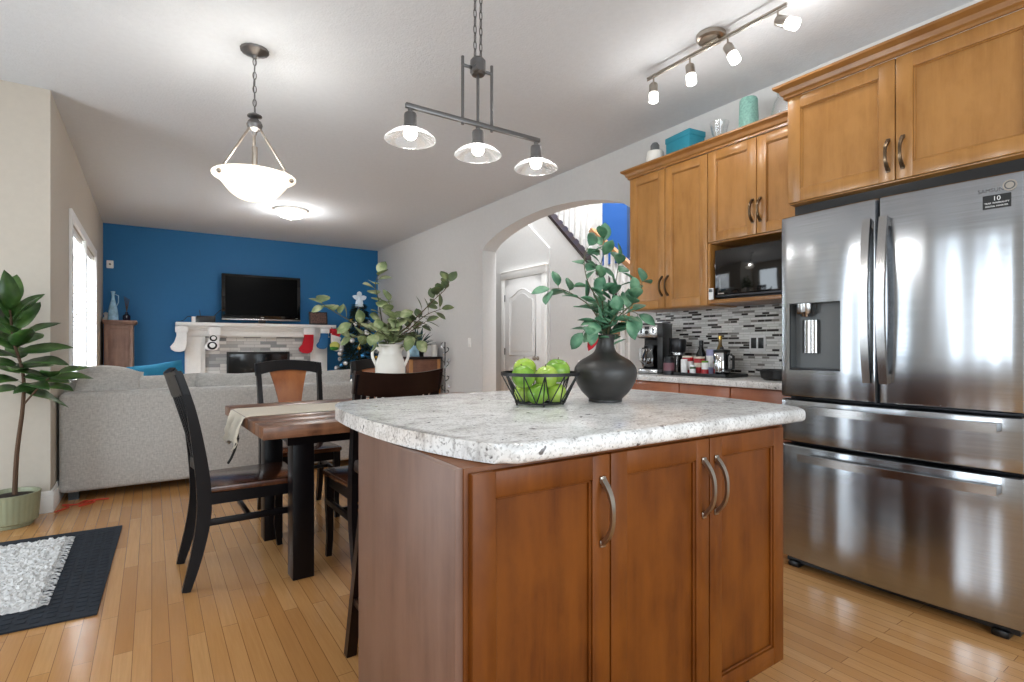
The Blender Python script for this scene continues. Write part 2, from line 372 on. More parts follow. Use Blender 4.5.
    def build(s, name, mat, parent=None, loc=None, rot=None, smooth=35, solid=0):
        bm = s.bm; bmesh.ops.recalc_face_normals(bm, faces=bm.faces) if not solid else None
        if smooth:
            lim = math.radians(smooth)
            for f in bm.faces: f.smooth = True
            for e in bm.edges:
                if len(e.link_faces) == 2 and e.calc_face_angle(0) > lim: e.smooth = False
        me = bpy.data.meshes.new(name); bm.to_mesh(me); bm.free()
        for m in (mat if isinstance(mat, (list, tuple)) else [mat]): me.materials.append(m)
        o = bpy.data.objects.new(name, me); COL.objects.link(o)
        if parent: o.parent = parent
        if loc: o.location = loc
        if rot: o.rotation_euler = rot
        if solid:
            md = o.modifiers.new('thickness', 'SOLIDIFY'); md.thickness = solid; md.offset = 0
        return o
def tag(o, label, cat, group=None, kind=None):
    o['label'] = label; o['category'] = cat
    if group: o['group'] = group
    if kind: o['kind'] = kind
    return o
def thing(name, label, cat, loc=(0, 0, 0), rz=0, group=None):
    o = bpy.data.objects.new(name, None); o.empty_display_size = 0.05; COL.objects.link(o)
    o.location = loc; o.rotation_euler = (0, 0, rz); return tag(o, label, cat, group)
def copy_tree(o, parent=None, loc=None, rz=None, label=None):
    c = o.copy(); COL.objects.link(c)
    if parent: c.parent = parent
    if loc is not None: c.location = loc
    if rz is not None: c.rotation_euler = (0, 0, rz)
    if label: c['label'] = label
    for ch in list(o.children): copy_tree(ch, c)
    return c
def struct(name, mb, mat, parent=None, **kw):
    o = mb.build(name, mat, parent, **kw)
    if not parent: o['kind'] = 'structure'
    return o
def T(loc, rx=0, ry=0, rz=0):
    return Matrix.Translation(loc) @ Matrix.Rotation(rz, 4, 'Z') @ Matrix.Rotation(ry, 4, 'Y') @ Matrix.Rotation(rx, 4, 'X')
def text(name, body, size, mat, parent, loc, rot, ext=0.0006, align='LEFT'):
    c = bpy.data.curves.new(name, 'FONT'); c.body = body; c.size = size; c.extrude = ext; c.align_x = align
    c.materials.append(mat); o = bpy.data.objects.new(name, c); COL.objects.link(o); o.parent = parent
    bpy.context.view_layer.update()
    me = bpy.data.meshes.new_from_object(o.evaluated_get(bpy.context.evaluated_depsgraph_get()))
    bpy.data.objects.remove(o); bpy.data.curves.remove(c); me.name = name
    m = bpy.data.objects.new(name, me); COL.objects.link(m); m.parent = parent; m.location = loc; m.rotation_euler = rot
    if not me.materials: me.materials.append(mat)
    return m
WALLROT = -PI/2      # furniture on the right wall: local x runs right along the wall, y into the wall

# ------------------------------------------------------------------ setting
H = 2.86
b = MB(); b.box(-2.45, 6.0, -2.4, 9.65, -0.1, 0); struct('floor', b, M['floor'])
b = MB(); b.box(-2.45, 3.42, -2.4, 9.65, H, H+0.1); struct('ceiling', b, M['ceil'])
arch = [(-2.4, 0), (3.25, 0), (3.25, 2.32)]
for i in range(1, 32):
    t = -1+2*i/32; arch.append((4.49+1.24*t, 2.32+0.245*(1-t*t)**0.72))
arch += [(5.73, 2.32), (5.73, 0), (9.65, 0), (9.65, 5.3), (-2.4, 5.3)]
b = MB(); b.prism(arch, 3.42, 3.62, 'x'); struct('wall_right', b, M['wall'], smooth=25)
b = MB(); b.box(-0.72, 3.42, 9.45, 9.65, 0, H); struct('wall_back', b, M['blue'])
b = MB()
for (y0, y1, z0, z1) in ((4.75, 5.80, 0, H), (8.08, 9.45, 0, H), (5.80, 8.08, 0, 0.80), (5.80, 8.08, 2.19, H)): b.box(-0.72, -0.57, y0, y1, z0, z1)
struct('wall_left', b, M['greige'])
b = MB(); b.box(-2.45, -0.72, 4.75, 4.9, 0, H); struct('wall_nook', b, M['greige'])
b = MB()
for (y0, y1, z0, z1) in ((-2.4, 0.55, 0, H), (1.0, 2.85, 0, H), (4.15, 4.75, 0, H), (0.55, 1.0, 0, 0.8), (0.55, 1.0, 2.1, H), (2.85, 4.15, 2.1, H)): b.box(-2.45, -2.3, y0, y1, z0, z1)
struct('wall_patio', b, M['greige'])
b = MB()
for (x0, x1, z0, z1) in ((-2.3, -1.5, 0, H), (2.7, 3.42, 0, H), (-1.5, 2.7, 0, 0.55), (-1.5, 2.7, 2.35, H)): b.box(x0, x1, -2.4, -2.25, z0, z1)
struct('wall_rear', b, M['wall'])
# baseboards
def baseboard(name, pts):
    mb = MB()
    for (x0, x1, y0, y1, side) in pts:
        mb.box(x0, x1, y0, y1, 0, 0.115, 0.003)
        if side == 'x-': mb.box((x0+x1)/2, x1, y0, y1, 0.115, 0.145, 0.003)
        elif side == 'x+': mb.box(x0, (x0+x1)/2, y0, y1, 0.115, 0.145, 0.003)
        else: mb.box(x0, x1, (y0+y1)/2, y1, 0.115, 0.145, 0.003)
    struct(name, mb, M['white'])
baseboard('baseboard_nook', [(-2.3, -0.552, 4.73, 4.75, 'y')])
baseboard('baseboard_left', [(-0.57, -0.55, 4.75, 9.45, 'x+')])
baseboard('baseboard_right', [(3.4, 3.42, 5.73, 9.45, 'x-')])
baseboard('baseboard_back', [(-0.55, 0.40, 9.43, 9.45, 'y'), (2.52, 3.40, 9.43, 9.45, 'y')])
# living room window
b = MB()
for (y0, y1, z0, z1) in ((5.72, 5.80, 0.72, 2.27), (8.08, 8.16, 0.72, 2.27), (5.80, 8.08, 2.19, 2.27), (5.80, 8.08, 0.72, 0.80), (6.90, 6.98, 0.80, 2.19)):
    b.box(-0.60 if y0 == 6.90 else -0.57, -0.548, y0, y1, z0, z1, 0.004)
win = struct('window_1', b, M['white'])
b = MB(); b.box(-0.70, -0.694, 5.80, 8.08, 0.80, 2.19); b.build('glass_pane', M['pane'], win)
b = MB()
for (y0, y1, z0, z1) in ((5.80, 5.85, 0.8, 2.19), (8.03, 8.08, 0.8, 2.19), (6.91, 6.97, 0.8, 2.19), (5.85, 8.03, 0.8, 0.85), (5.85, 8.03, 2.14, 2.19)): b.box(-0.715, -0.68, y0, y1, z0, z1)
b.build('sash_frame', M['white'], win)
for (y0, y1, lab) in ((5.82, 6.89, 'white horizontal slat blind on the nearer half of the window'), (6.99, 8.06, 'white horizontal slat blind on the farther half of the window')):
    t = thing('window_blind', lab, 'blind', (-0.60, y0, 0.82), 0, 'slat blinds on the living room window')
    w = y1-y0
    mb = MB(); mb.box(-0.022, 0.022, 0.004, w-0.004, 1.325, 1.365, 0.004); mb.build('head_rail', M['white'], t)
    mb = MB()
    for k in range(36):
        mb.box(-0.0235, 0.0235, 0.006, w-0.006, -0.0012, 0.0012, 0, mat=T((0, 0, 0.035+k*0.0365), 0, 0.95, 0))
    sl = mb.build('slats', M['blind'], t)
    mb = MB(); mb.box(-0.02, 0.02, 0.006, w-0.006, 0.0, 0.018, 0.003); mb.build('bottom_rail', M['white'], t)
    mb = MB(); mb.tube([(0.026, 0.09, 1.33), (0.026, 0.09, 0.55)], 0.002, 6); mb.lathe([(0, -0.05), (0.008, -0.045), (0.004, 0)], 10, (0.026, 0.09, 0.55)); mb.build('pull_cord', M['white'], t)
# stair hall beyond the arch
b = MB(); b.box(5.75, 6.0, 1.0, 9.65, 0, 5.3); struct('wall_hall', b, M['wall'])
b = MB(); b.box(3.62, 5.75, 9.4, 9.65, 0, 5.3); struct('wall_hall_far', b, M['wall'])
b = MB(); b.box(3.62, 5.75, 1.0, 1.2, 0, 5.3); struct('wall_hall_near', b, M['wall'])
b = MB(); b.box(3.62, 6.0, 1.0, 9.65, 5.3, 5.4); struct('ceiling_hall', b, M['ceil'])
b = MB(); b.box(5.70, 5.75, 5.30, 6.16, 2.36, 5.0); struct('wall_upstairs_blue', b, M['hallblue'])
b = MB(); b.box(5.55, 5.75, 4.6, 5.33, 2.36, 5.0); struct('wall_upstairs_shade', b, M['navy'])  # darker block standing in for shade beside the blue wall
b = MB(); b.box(5.66, 5.75, 6.16, 6.36, 2.2, 5.0, 0.005); struct('trim_upstairs', b, M['white'])
# closet wall with the door
b = MB(); b.prism([(9.4, 0), (9.4, 3.4), (6.48, 3.4), (5.22, 2.34), (5.22, 0)], 4.07, 4.11, 'x'); struct('wall_closet', b, M['wall'])
b = MB()
b.box(4.04, 4.07, 5.25, 5.335, 0, 2.115, 0.004); b.box(4.04, 4.07, 6.175, 6.26, 0, 2.115, 0.004); b.box(4.035, 4.07, 5.24, 6.27, 2.035, 2.13, 0.004)
b.box(4.025, 4.07, 5.23, 6.28, 2.125, 2.145, 0.004)
struct('trim_1', b, M['white'])
b = MB(); b.box(4.045, 4.07, 5.34, 6.17, 0.01, 2.03, 0.002)
def arched(y0, y1, z0, z1, rise, inset, x):
    pts = [(y0+inset, z0+inset), (y1-inset, z0+inset), (y1-inset, z1-inset)]
    for i in range(1, 12):
        t = 1-2*i/12; s_ = 0.5*(1+math.cos(PI*t)) ; pts.append(((y0+y1)/2+t*((y1-y0)/2-inset), z1-inset+rise*s_))
    pts.append((y0+inset, z1-inset)); return pts
for (z0, z1, rise) in ((0.22, 0.82, 0.0), (1.0, 1.78, 0.10)):
    pa = [(x, z) for x, z in arched(5.46, 6.05, z0, z1, rise, 0.0, 0)]
    b.tube([(4.043, y, z) for y, z in pa], 0.009, 6, closed=True)
    pb = arched(5.46, 6.05, z0, z1, rise, 0.055, 0)
    b.prism(pb, 4.036, 4.05, 'x', 0.006, 1)
dr = struct('door_1', b, M['doorwhite'])
b = MB(); b.lathe([(0.026, 0), (0.026, 0.006), (0.01, 0.01), (0.01, 0.04), (0.026, 0.05), (0.028, 0.065), (0.018, 0.076), (0, 0.078)], 16, mat=T((4.045, 5.41, 0.97), 0, -PI/2, 0)); b.build('door_knob', M['nickel'], dr)
for z in (0.25, 1.05, 1.78):
    b = MB(); b.tube([(4.04, 6.168, z-0.045), (4.04, 6.168, z+0.045)], 0.007, 8); b.build('hinge', M['darksteel'], dr)
# staircase
b = MB(); b.prism([(3.4, 0), (7.4, 0), (7.4, 4.75), (3.4, 0.99)], 4.09, 4.20, 'x'); struct('wall_stair', b, M['wall'])
b = MB(); b.prism([(3.4, 0.99), (7.4, 4.75), (7.4, 4.80), (3.4, 1.04)], 4.083, 4.21, 'x'); struct('trim_stringer', b, M['darkbrown'])
b = MB()
for k in range(17): b.box(4.25, 4.6, 3.4+k*0.21, 7.4, 0.7+k*0.197, 0.897+k*0.197)
struct('stair_upper_flight', b, M['wall'])
b = MB(); b.box(3.70, 5.7, 2.2, 3.4, 0.82, 1.0); struct('stair_landing', b, M['wall'])
b = MB()
for k in range(5): b.box(3.86, 4.08, 3.4, 4.35-k*0.19, k*0.19, 0.19+k*0.19)
struct('stair_lower_flight', b, M['wall'])
def railing(name, label, x, ya, za, yb, zb, n, drop, y_first, newel=None):
    t = thing(name, label, 'railing', (x, ya, za))
    mb = MB(); mb.strip([(0, 0, 0), (0, yb-ya, zb-za)], (1, 0, 0), 0.06, 0.05); mb.build('handrail', M['oak'], t)
    for k in range(n):
        f = (k+y_first)/n; y = (yb-ya)*f; z = (zb-za)*f
        mb = MB(); mb.box(-0.016, 0.016, y-0.016, y+0.016, z-drop, z-0.015, 0.002); mb.build('baluster', M['white'], t)
    if newel:
        mb = MB(); y, z0, z1 = newel[0]-ya, newel[1]-za, newel[2]-za
        mb.box(-0.045, 0.045, y-0.045, y+0.045, z0, z1, 0.004); mb.box(-0.055, 0.055, y-0.055, y+0.055, z1, z1+0.025, 0.006); mb.build('newel_post', M['white'], t)
    return t
railing('stair_railing', 'oak handrail with white balusters on the near side of the stairs above the plant', 3.92, 4.28, 2.37, 3.42, 1.67, 9, 0.80, 0.3)
railing('stair_railing', 'white balusters of the upper flight framed in the top of the arch', 4.20, 6.2, 4.80, 4.5, 3.20, 17, 1.16, 0.3, (4.50, 2.05, 3.3))
railing('stair_railing', 'lower stair handrail rising behind the neck of the vase', 3.80, 4.25, 0.86, 3.42, 1.57, 8, 0.85, 0.2, (4.25, 0, 0.95))

# ------------------------------------------------------------------ cabinets
def shaker(name, mat, parent, x0, x1, z0, z1, y=0.0, t=0.02, fr=0.06, handle=None, hm='bronze', hlen=0.135, hz=None):
    mb = MB(); rec = 0.011
    mb.box(x0, x0+fr, y-t, y, z0, z1, 0.0025); mb.box(x1-fr, x1, y-t, y, z0, z1, 0.0025)
    mb.box(x0+fr-0.001, x1-fr+0.001, y-t, y, z0, z0+fr, 0.0025); mb.box(x0+fr-0.001, x1-fr+0.001, y-t, y, z1-fr, z1, 0.0025)
    mb.box(x0+fr-0.004, x1-fr+0.004, y-t+rec+0.002, y-0.002, z0+fr-0.004, z1-fr+0.004)
    # inner bead
    q = 0.006
    for (a0, a1, c0, c1) in ((x0+fr, x0+fr+q, z0+fr, z1-fr), (x1-fr-q, x1-fr, z0+fr, z1-fr), (x0+fr, x1-fr, z0+fr, z0+fr+q), (x0+fr, x1-fr, z1-fr-q, z1-fr)):
        mb.box(a0, a1, y-t+0.005, y-0.003, c0, c1, 0.002, 1)
    d = mb.build(name, mat, parent)
    if handle is not None:
        pull('handle', d, handle, y-t, hz, hlen, hm)
    return d
def pull(name, parent, x, y, zc, L, hm, horiz=False):
    mb = MB(); pts = []
    for i in range(13):
        a = -1+2*i/12; off = 0.034*(1-abs(a)**2.6)+0.002
        pts.append((x, y-off, zc+a*L/2) if not horiz else (x+a*L/2, y-off, zc))
    side = (1, 0, 0) if not horiz else (0, 0, 1)
    mb.strip(pts, side, [0.016-0.005*math.sin(PI*i/12) for i in range(13)], [0.010-0.003*math.sin(PI*i/12) for i in range(13)])
    for a in (-1, 1):
        p = (x, y-0.003, zc+a*L/2) if not horiz else (x+a*L/2, y-0.003, zc)
        mb.box(p[0]-0.009, p[0]+0.009, p[1]-0.003, p[1]+0.003, p[2]-0.009, p[2]+0.009, 0.003)
    return mb.build(name, M[hm], parent)
def carcass(name, mat, parent, w, d, z0, z1, x0=0.0):
    mb = MB(); mb.box(x0, x0+w, 0, d, z0, z1, 0.002); return mb.build(name, mat, parent)
def crown(name, length, parent, mat, d, ret=True):
    prof = [(0.0, 0.0), (-0.012, 0.0), (-0.012, 0.012), (-0.022, 0.020), (-0.030, 0.040), (-0.046, 0.052), (-0.052, 0.056), (-0.052, 0.068), (0.0, 0.068)]
    mb = MB(); rings = []
    # mitred front run and left return
    for (cx, cy, sx, sy) in ((0, d, 1, 0), (0, 0, 1, 1), (length, 0, 0, 1)):
        rings.append([mb.bm.verts.new((cx+p*sx, cy+p*sy, z)) for p, z in prof])
    for A, B in zip(rings[:-1], rings[1:]):
        for j in range(len(prof)): mb._face([A[j], A[(j+1) % len(prof)], B[(j+1) % len(prof)], B[j]])
    mb._face(rings[0]); mb._face(rings[-1][::-1])
    return mb.build(name, mat, parent, smooth=25)

# tall pair left of the microwave
ca = thing('wall_cabinet', 'tall maple wall cabinet with two doors beside the arch, left of the microwave', 'cabinet', (3.10, 2.93, 0), WALLROT, 'maple wall cabinets')
carcass('body', M['maple'], ca, 0.70, 0.318, 1.395, 2.42)
shaker('door', M['maple'], ca, 0.002, 0.340, 1.40, 2.415, handle=0.318, hz=1.56)
shaker('door', M['maple'], ca, 0.345, 0.698, 1.40, 2.415, handle=0.370, hz=1.56)
# short pair above the microwave with its open shelf
cb = thing('wall_cabinet', 'short maple wall cabinet with two doors above the microwave shelf', 'cabinet', (3.10, 2.228, 0), WALLROT, 'maple wall cabinets')
carcass('body', M['maple'], cb, 0.69, 0.318, 1.805, 2.42)
shaker('door', M['maple'], cb, 0.002, 0.345, 1.815, 2.415, handle=0.322, hz=1.96)
shaker('door', M['maple'], cb, 0.349, 0.688, 1.815, 2.415, handle=0.373, hz=1.96)
for x in (0.0, 0.67): b = MB(); b.box(x, x+0.02, -0.02, 0.318, 1.405, 1.804, 0.002); b.build('shelf_side', M['maple'], cb)
b = MB(); b.box(0.02, 0.67, -0.02, 0.318, 1.405, 1.43, 0.002); b.build('shelf', M['mapleh'], cb)
b = MB(); b.box(0.02, 0.67, 0.30, 0.318, 1.431, 1.804); b.build('shelf_back', M['maple'], cb)
cr = crown('crown_molding', 1.355, None, M['mapleh'], 0.318); cr.location = (3.08, 2.93, 2.4155); cr.rotation_euler = (0, 0, WALLROT)
tag(cr, 'maple crown moulding along the top of the lower-set wall cabinets', 'moulding')
# cabinet over the fridge
cf = thing('fridge_cabinet', 'deep maple cabinet with two wide doors above the fridge', 'cabinet', (2.78, 1.515, 0), WALLROT)
carcass('body', M['maple'], cf, 0.99, 0.635, 1.865, 2.42)
shaker('door', M['maple'], cf, 0.004, 0.490, 1.87, 2.415, handle=0.465, hz=1.985, fr=0.065)
shaker('door', M['maple'], cf, 0.494, 0.986, 1.87, 2.415, handle=0.522, hz=1.985, fr=0.065)
crown('crown', 0.99, cf, M['mapleh'], 0.635).location = (0, -0.02, 2.4155)
b = MB(); b.box(0.0, 0.99, 0.06, 0.62, 1.80, 1.864); b.build('gap_shade', M['black'], cf)  # black block that paints the shade in the gap over the fridge

# base cabinets and back counter
for (y0, w, lab) in ((2.95, 0.615, 'rosy maple base cabinet under the coffee maker'), (2.333, 0.378, 'rosy maple base cabinet under the tray of tins'), (1.953, 0.42, 'rosy maple base cabinet beside the fridge')):
    t = thing('base_cabinet', lab, 'cabinet', (2.94, y0, 0), WALLROT, 'base cabinets under the back counter')
    carcass('body', M['base'], t, w, 0.475, 0.10, 0.878)
    b = MB(); b.box(0, w, 0.06, 0.475, 0, 0.10); b.build('toe_kick', M['black'], t)
    b = MB(); b.box(0.003, w-0.003, -0.02, 0, 0.715, 0.872, 0.003); d = b.build('drawer', M['base'], t); pull('handle', d, w/2, -0.02, 0.79, 0.13, 'bronze', True)
    shaker('door', M['base'], t, 0.003, w-0.003, 0.105, 0.71, handle=0.03, hz=0.60)
b = MB(); b.prism([(0, 0), (1.43, 0), (1.43, 0.536), (0, 0.536)], 0.88, 0.92, 'z', 0.006, 2)
o = b.build('back_countertop', M['granite'], None, (2.884, 2.952, 0), (0, 0, WALLROT)); tag(o, 'white granite worktop running along the back wall under the tiles', 'countertop')
b = MB(); b.box(3.408, 3.42, 1.50, 2.955, 0.92, 1.40); struct('wall_backsplash', b, M['tiles'])

# island
isl = thing('kitchen_island', 'kitchen island cabinet in reddish maple with three doors', 'island', (0.520, 0.945, 0))
b = MB(); b.box(0, 1.155, 0, 0.60, 0.125, 0.878, 0.002); b.build('body', M['island'], isl)
b = MB(); b.box(0.03, 1.10, 0.07, 0.57, 0, 0.125); b.build('toe_kick', M['darkbrown'], isl)
b = MB(); b.box(-0.018, 0.0, 0.002, 0.605, 0.0, 0.878, 0.002); b.build('end_panel', M['islandlit'], isl)
b = MB(); b.box(1.155, 1.168, 0.002, 0.605, 0.125, 0.878, 0.002); b.build('end_panel', M['island'], isl)
for (x0, x1, hx) in ((0.010, 0.386, 0.360), (0.390, 0.766, 0.740), (0.770, 1.146, 0.796)):
    shaker('door', M['island'], isl, x0, x1, 0.128, 0.868, handle=hx, hz=0.735, hlen=0.15, hm='nickel', fr=0.055)
half = [(0.612, 0.900), (0.585, 0.925), (0.545, 1.02), (0.508, 1.17), (0.486, 1.33), (0.478, 1.50), (0.484, 1.68), (0.500, 1.82), (0.530, 1.91), (0.575, 1.965), (0.65, 2.0), (0.80, 2.02), (1.0, 2.03)]
# smooth the outline with a Catmull pass
def catmull(P, k=5):
    out = []
    for i in range(len(P)-1):
        p0, p1, p2, p3 = P[max(i-1, 0)], P[i], P[i+1], P[min(i+2, len(P)-1)]
        for j in range(k):
            t = j/k
            out.append(tuple(0.5*((2*p1[d])+(-p0[d]+p2[d])*t+(2*p0[d]-5*p1[d]+4*p2[d]-p3[d])*t*t+(-p0[d]+3*p1[d]-3*p2[d]+p3[d])*t**3) for d in (0, 1)))
    out.append(P[-1]); return out
hs = [half[0]]+catmull(half[1:], 4)
hs = [(x+0.012, y) for x, y in hs]; outline = hs+[(2.375-x, y) for x, y in hs[::-1]]
b = MB(); b.prism(outline[::-1], 0.88, 0.922, 'z', 0.014, 3)
o = b.build('island_countertop', M['granite'], None, smooth=50); tag(o, 'large white speckled granite top with bowed ends on the island', 'countertop')

# ------------------------------------------------------------------ fridge
fr = thing('refrigerator', 'stainless steel french door refrigerator with water dispenser', 'refrigerator', (2.70, 1.515, 0), WALLROT)
FW = 0.935
def fy(x): return -0.028*(1-((x-FW/2)/(FW/2))**2)
b = MB(); b.box(0.012, FW-0.012, 0.075, 0.69, 0.045, 1.775, 0.004); b.build('body', M['darksteel'], fr)
def panel(name, x0, x1, z0, z1, hole=None, th=0.068):
    xs = [x0, x0+0.006]; k = 16
    xs += [x0+0.012+(x1-x0-0.024)*i/k for i in range(k+1)]+[x1-0.006, x1]
    zs = [z0, z0+0.006, z0+0.012]+[z0+0.012+(z1-z0-0.024)*i/4 for i in range(1, 4)]+[z1-0.012, z1-0.006, z1]
    if hole: xs = sorted(set([x for x in xs if not any(abs(x-h) < 0.004 for h in hole[:2])]+list(hole[:2]))); zs = sorted(set([z for z in zs if not any(abs(z-h) < 0.004 for h in hole[2:])]+list(hole[2:])))
    def rnd(a, lo, hi, r=0.012):
        d = min(a-lo, hi-a); return 0 if d >= r else r-math.sqrt(max(0, r*r-(r-d)**2))
    mb = MB(); V = {}
    for i, x in enumerate(xs):
        for j, z in enumerate(zs): V[i, j] = mb.bm.verts.new((x, fy(x)+rnd(x, x0, x1)+rnd(z, z0, z1), z))
    for i in range(len(xs)-1):
        for j in range(len(zs)-1):
            if hole and xs[i] >= hole[0]-1e-6 and xs[i+1] <= hole[1]+1e-6 and zs[j] >= hole[2]-1e-6 and zs[j+1] <= hole[3]+1e-6: continue
            mb._face([V[i, j], V[i+1, j], V[i+1, j+1], V[i, j+1]])
    n, m = len(xs), len(zs)
    per = [(i, 0) for i in range(n)]+[(n-1, j) for j in range(1, m)]+[(i, m-1) for i in range(n-2, -1, -1)]+[(0, j) for j in range(m-2, 0, -1)]
    bk = [mb.bm.verts.new((V[q].co.x, th, V[q].co.z)) for q in per]
    for a in range(len(per)): c = (a+1) % len(per); mb._face([V[per[a]], V[per[c]], bk[c], bk[a]])
    mb._face(bk[::-1])
    if hole:
        hi_ = [i for i in range(n) if hole[0]-1e-6 <= xs[i] <= hole[1]+1e-6]; hj = [j for j in range(m) if hole[2]-1e-6 <= zs[j] <= hole[3]+1e-6]
        per = [(i, hj[0]) for i in hi_]+[(hi_[-1], j) for j in hj[1:]]+[(i, hj[-1]) for i in hi_[-2::-1]]+[(hi_[0], j) for j in hj[-2:0:-1]]
        bk = [mb.bm.verts.new((V[q].co.x, V[q].co.y+0.01, V[q].co.z)) for q in per]
        for a in range(len(per)): c = (a+1) % len(per); mb._face([V[per[a]], V[per[c]], bk[c], bk[a]])
    return mb.build(name, M['steel'], fr, smooth=40)
HX0, HX1, HZ0, HZ1 = 0.050, 0.300, 1.005, 1.338
dl = panel('door', 0.0, 0.452, 0.868, 1.785, (HX0, HX1, HZ0, HZ1)); drr = panel('door', 0.460, FW, 0.868, 1.785)
d1 = panel('drawer', 0.0, FW, 0.640, 0.856); d2 = panel('drawer', 0.0, FW, 0.05, 0.628)
b = MB(); e = 0.055
b.box(HX0, HX1, e, e+0.008, HZ0, HZ1); b.box(HX0-0.003, HX0, 0.0, e, HZ0, HZ1); b.box(HX1, HX1+0.003, -0.015, e, HZ0, HZ1); b.box(HX0, HX1, -0.012, e, HZ0-0.003, HZ0); b.box(HX0, HX1, -0.012, e, HZ1, HZ1+0.003)
dp = b.build('dispenser_recess', M['grey'], dl)
b = MB(); b.lathe([(0.04, 0), (0.045, 0.01), (0.045, 0.05), (0.0, 0.05)], 20, (0.115, 0.025, HZ1-0.052)); b.lathe([(0, -0.016), (0.02, -0.014), (0.025, 0)], 16, (0.115, 0.025, HZ1-0.052)); b.build('spout', M['steelbar'], dp)
b = MB(); b.prism([(0.13+0.04*math.sin(a), 0.045-0.022*math.cos(a)) for a in [-PI/2+PI*i/10 for i in range(11)]], 1.09, 1.255, 'z'); b.build('paddle', M['steelbar'], dp)
b = MB(); b.box(HX0+0.004, HX1-0.004, -0.008, e, HZ0, HZ0+0.008, 0.002); b.build('drip_tray', M['darksteel'], dp)
def vhandle(x, dr, sx):
    mb = MB(); pts = []
    for i in range(15):
        a = -1+2*i/14; pts.append((x, fy(x)-0.022-0.034*(1-a*a), 1.325+a*0.365))
    mb.strip(pts, (1, 0, 0), 0.032, 0.018)
    for a in (-1, 1): mb.box(x-0.014, x+0.014, fy(x)-0.030, fy(x)+0.004, 1.325+a*0.345-0.02, 1.325+a*0.345+0.02, 0.003)
    mb.build('handle', M['steelbar'], dr, smooth=20)
vhandle(0.424, dl, 1); vhandle(0.490, drr, -1)
def hhandle(z, dr):
    mb = MB(); pts = []
    for i in range(17):
        a = -1+2*i/16; x = 0.498+a*0.372; pts.append((x, -0.066-0.022*(1-a*a), z))
    mb.strip(pts, (0, 0, 1), 0.036, 0.020)
    for a in (-1, 1): x = 0.498+a*0.350; mb.box(x-0.022, x+0.022, -0.072, fy(x)+0.004, z-0.016, z+0.016, 0.003)
    mb.build('handle', M['steelbar'], dr, smooth=20)
hhandle(0.815, d1); hhandle(0.578, d2)
for x in (0.06, 0.860):
    b = MB(); b.box(x-0.028, x+0.028, 0.01, 0.08, 0.0, 0.03, 0.008); b.tube([(x-0.025, 0.055, 0.02), (x+0.025, 0.055, 0.02)], 0.019, 12); b.build('foot', M['black'], fr)
b = MB(); b.box(0.02, FW-0.02, 0.03, 0.12, 0.022, 0.07); b.build('kick_grille', M['black'], fr)
sx = 0.735
text('brand_lettering', 'SAMSUNG', 0.020, M['steelgrey'], drr, (0.800, fy(0.80)-0.001, 1.720), (PI/2, 0, math.radians(5.0)))
b = MB(); b.lathe([(0.0, 0), (0.021, 0), (0.021, 0.002), (0, 0.002)], 24, mat=T((0.893, fy(0.893)-0.001, 1.735), PI/2, 0, math.radians(6))); b.build('round_sticker', M['nickel'], drr)
b = MB(); b.lathe([(0.016, 0), (0.016, 0.001), (0.012, 0.001), (0.012, 0)], 24, mat=T((0.893, fy(0.893)-0.0035, 1.735), PI/2, 0, math.radians(6))); b.build('sticker_ring', M['steelgrey'], drr)
st = math.radians(5.0)
b = MB(); b.box(0.0, 0.082, -0.0015, 0.0, 0, 0.052); stk = b.build('warranty_sticker', M['black'], drr, (0.815, fy(0.815)-0.001, 1.655), (0, 0, st))
text('sticker_text', '10', 0.024, M['labelwhite'], stk, (0.041, -0.002, 0.030), (PI/2, 0, 0), 0.0004, 'CENTER')
text('sticker_text', 'YEAR WARRANTY', 0.0088, M['labelwhite'], stk, (0.041, -0.002, 0.018), (PI/2, 0, 0), 0.0004, 'CENTER')
text('sticker_text', 'DIGITAL INVERTER', 0.0078, M['labelwhite'], stk, (0.041, -0.002, 0.006), (PI/2, 0, 0), 0.0004, 'CENTER')

# ------------------------------------------------------------------ microwave
mw = thing('microwave', 'black built-in style microwave on the shelf under the short wall cabinet', 'microwave', (3.11, 2.185, 1.431), WALLROT)
b = MB(); b.box(0.005, 0.60, 0.0, 0.28, 0.012, 0.325, 0.006); b.build('body', M['black'], mw)
b = MB(); b.box(0.005, 0.465, -0.022, 0.0, 0.03, 0.325, 0.005); d = b.build('door', M['blackgloss'], mw)
b = MB(); b.box(0.005, 0.60, -0.02, 0.0, 0.012, 0.028, 0.003); b.build('bottom_trim', M['darksteel'], mw)
b = MB(); b.box(0.468, 0.60, -0.022, 0.0, 0.03, 0.325, 0.004); b.build('control_panel', M['blackgloss'], mw)
b = MB(); b.box(0.02, 0.58, 0.02, 0.26, 0.0, 0.013); b.build('foot', M['black'], mw)
b = MB(); b.box(0.03, 0.075, -0.0235, -0.022, 0.034, 0.042); b.build('badge', M['nickel'], mw)
b = MB(); b.box(0, 0.035, -0.012, 0.0, 0, 0.075, 0.003); tm = b.build('kitchen_timer', M['labelwhite'], None, (3.078, 2.212, 1.432), (0, 0, WALLROT)); tag(tm, 'small white remote standing at the left of the microwave', 'remote')
b = MB(); b.box(0.004, 0.031, -0.0135, -0.012, 0.05, 0.07); b.build('display', M['grey'], tm)

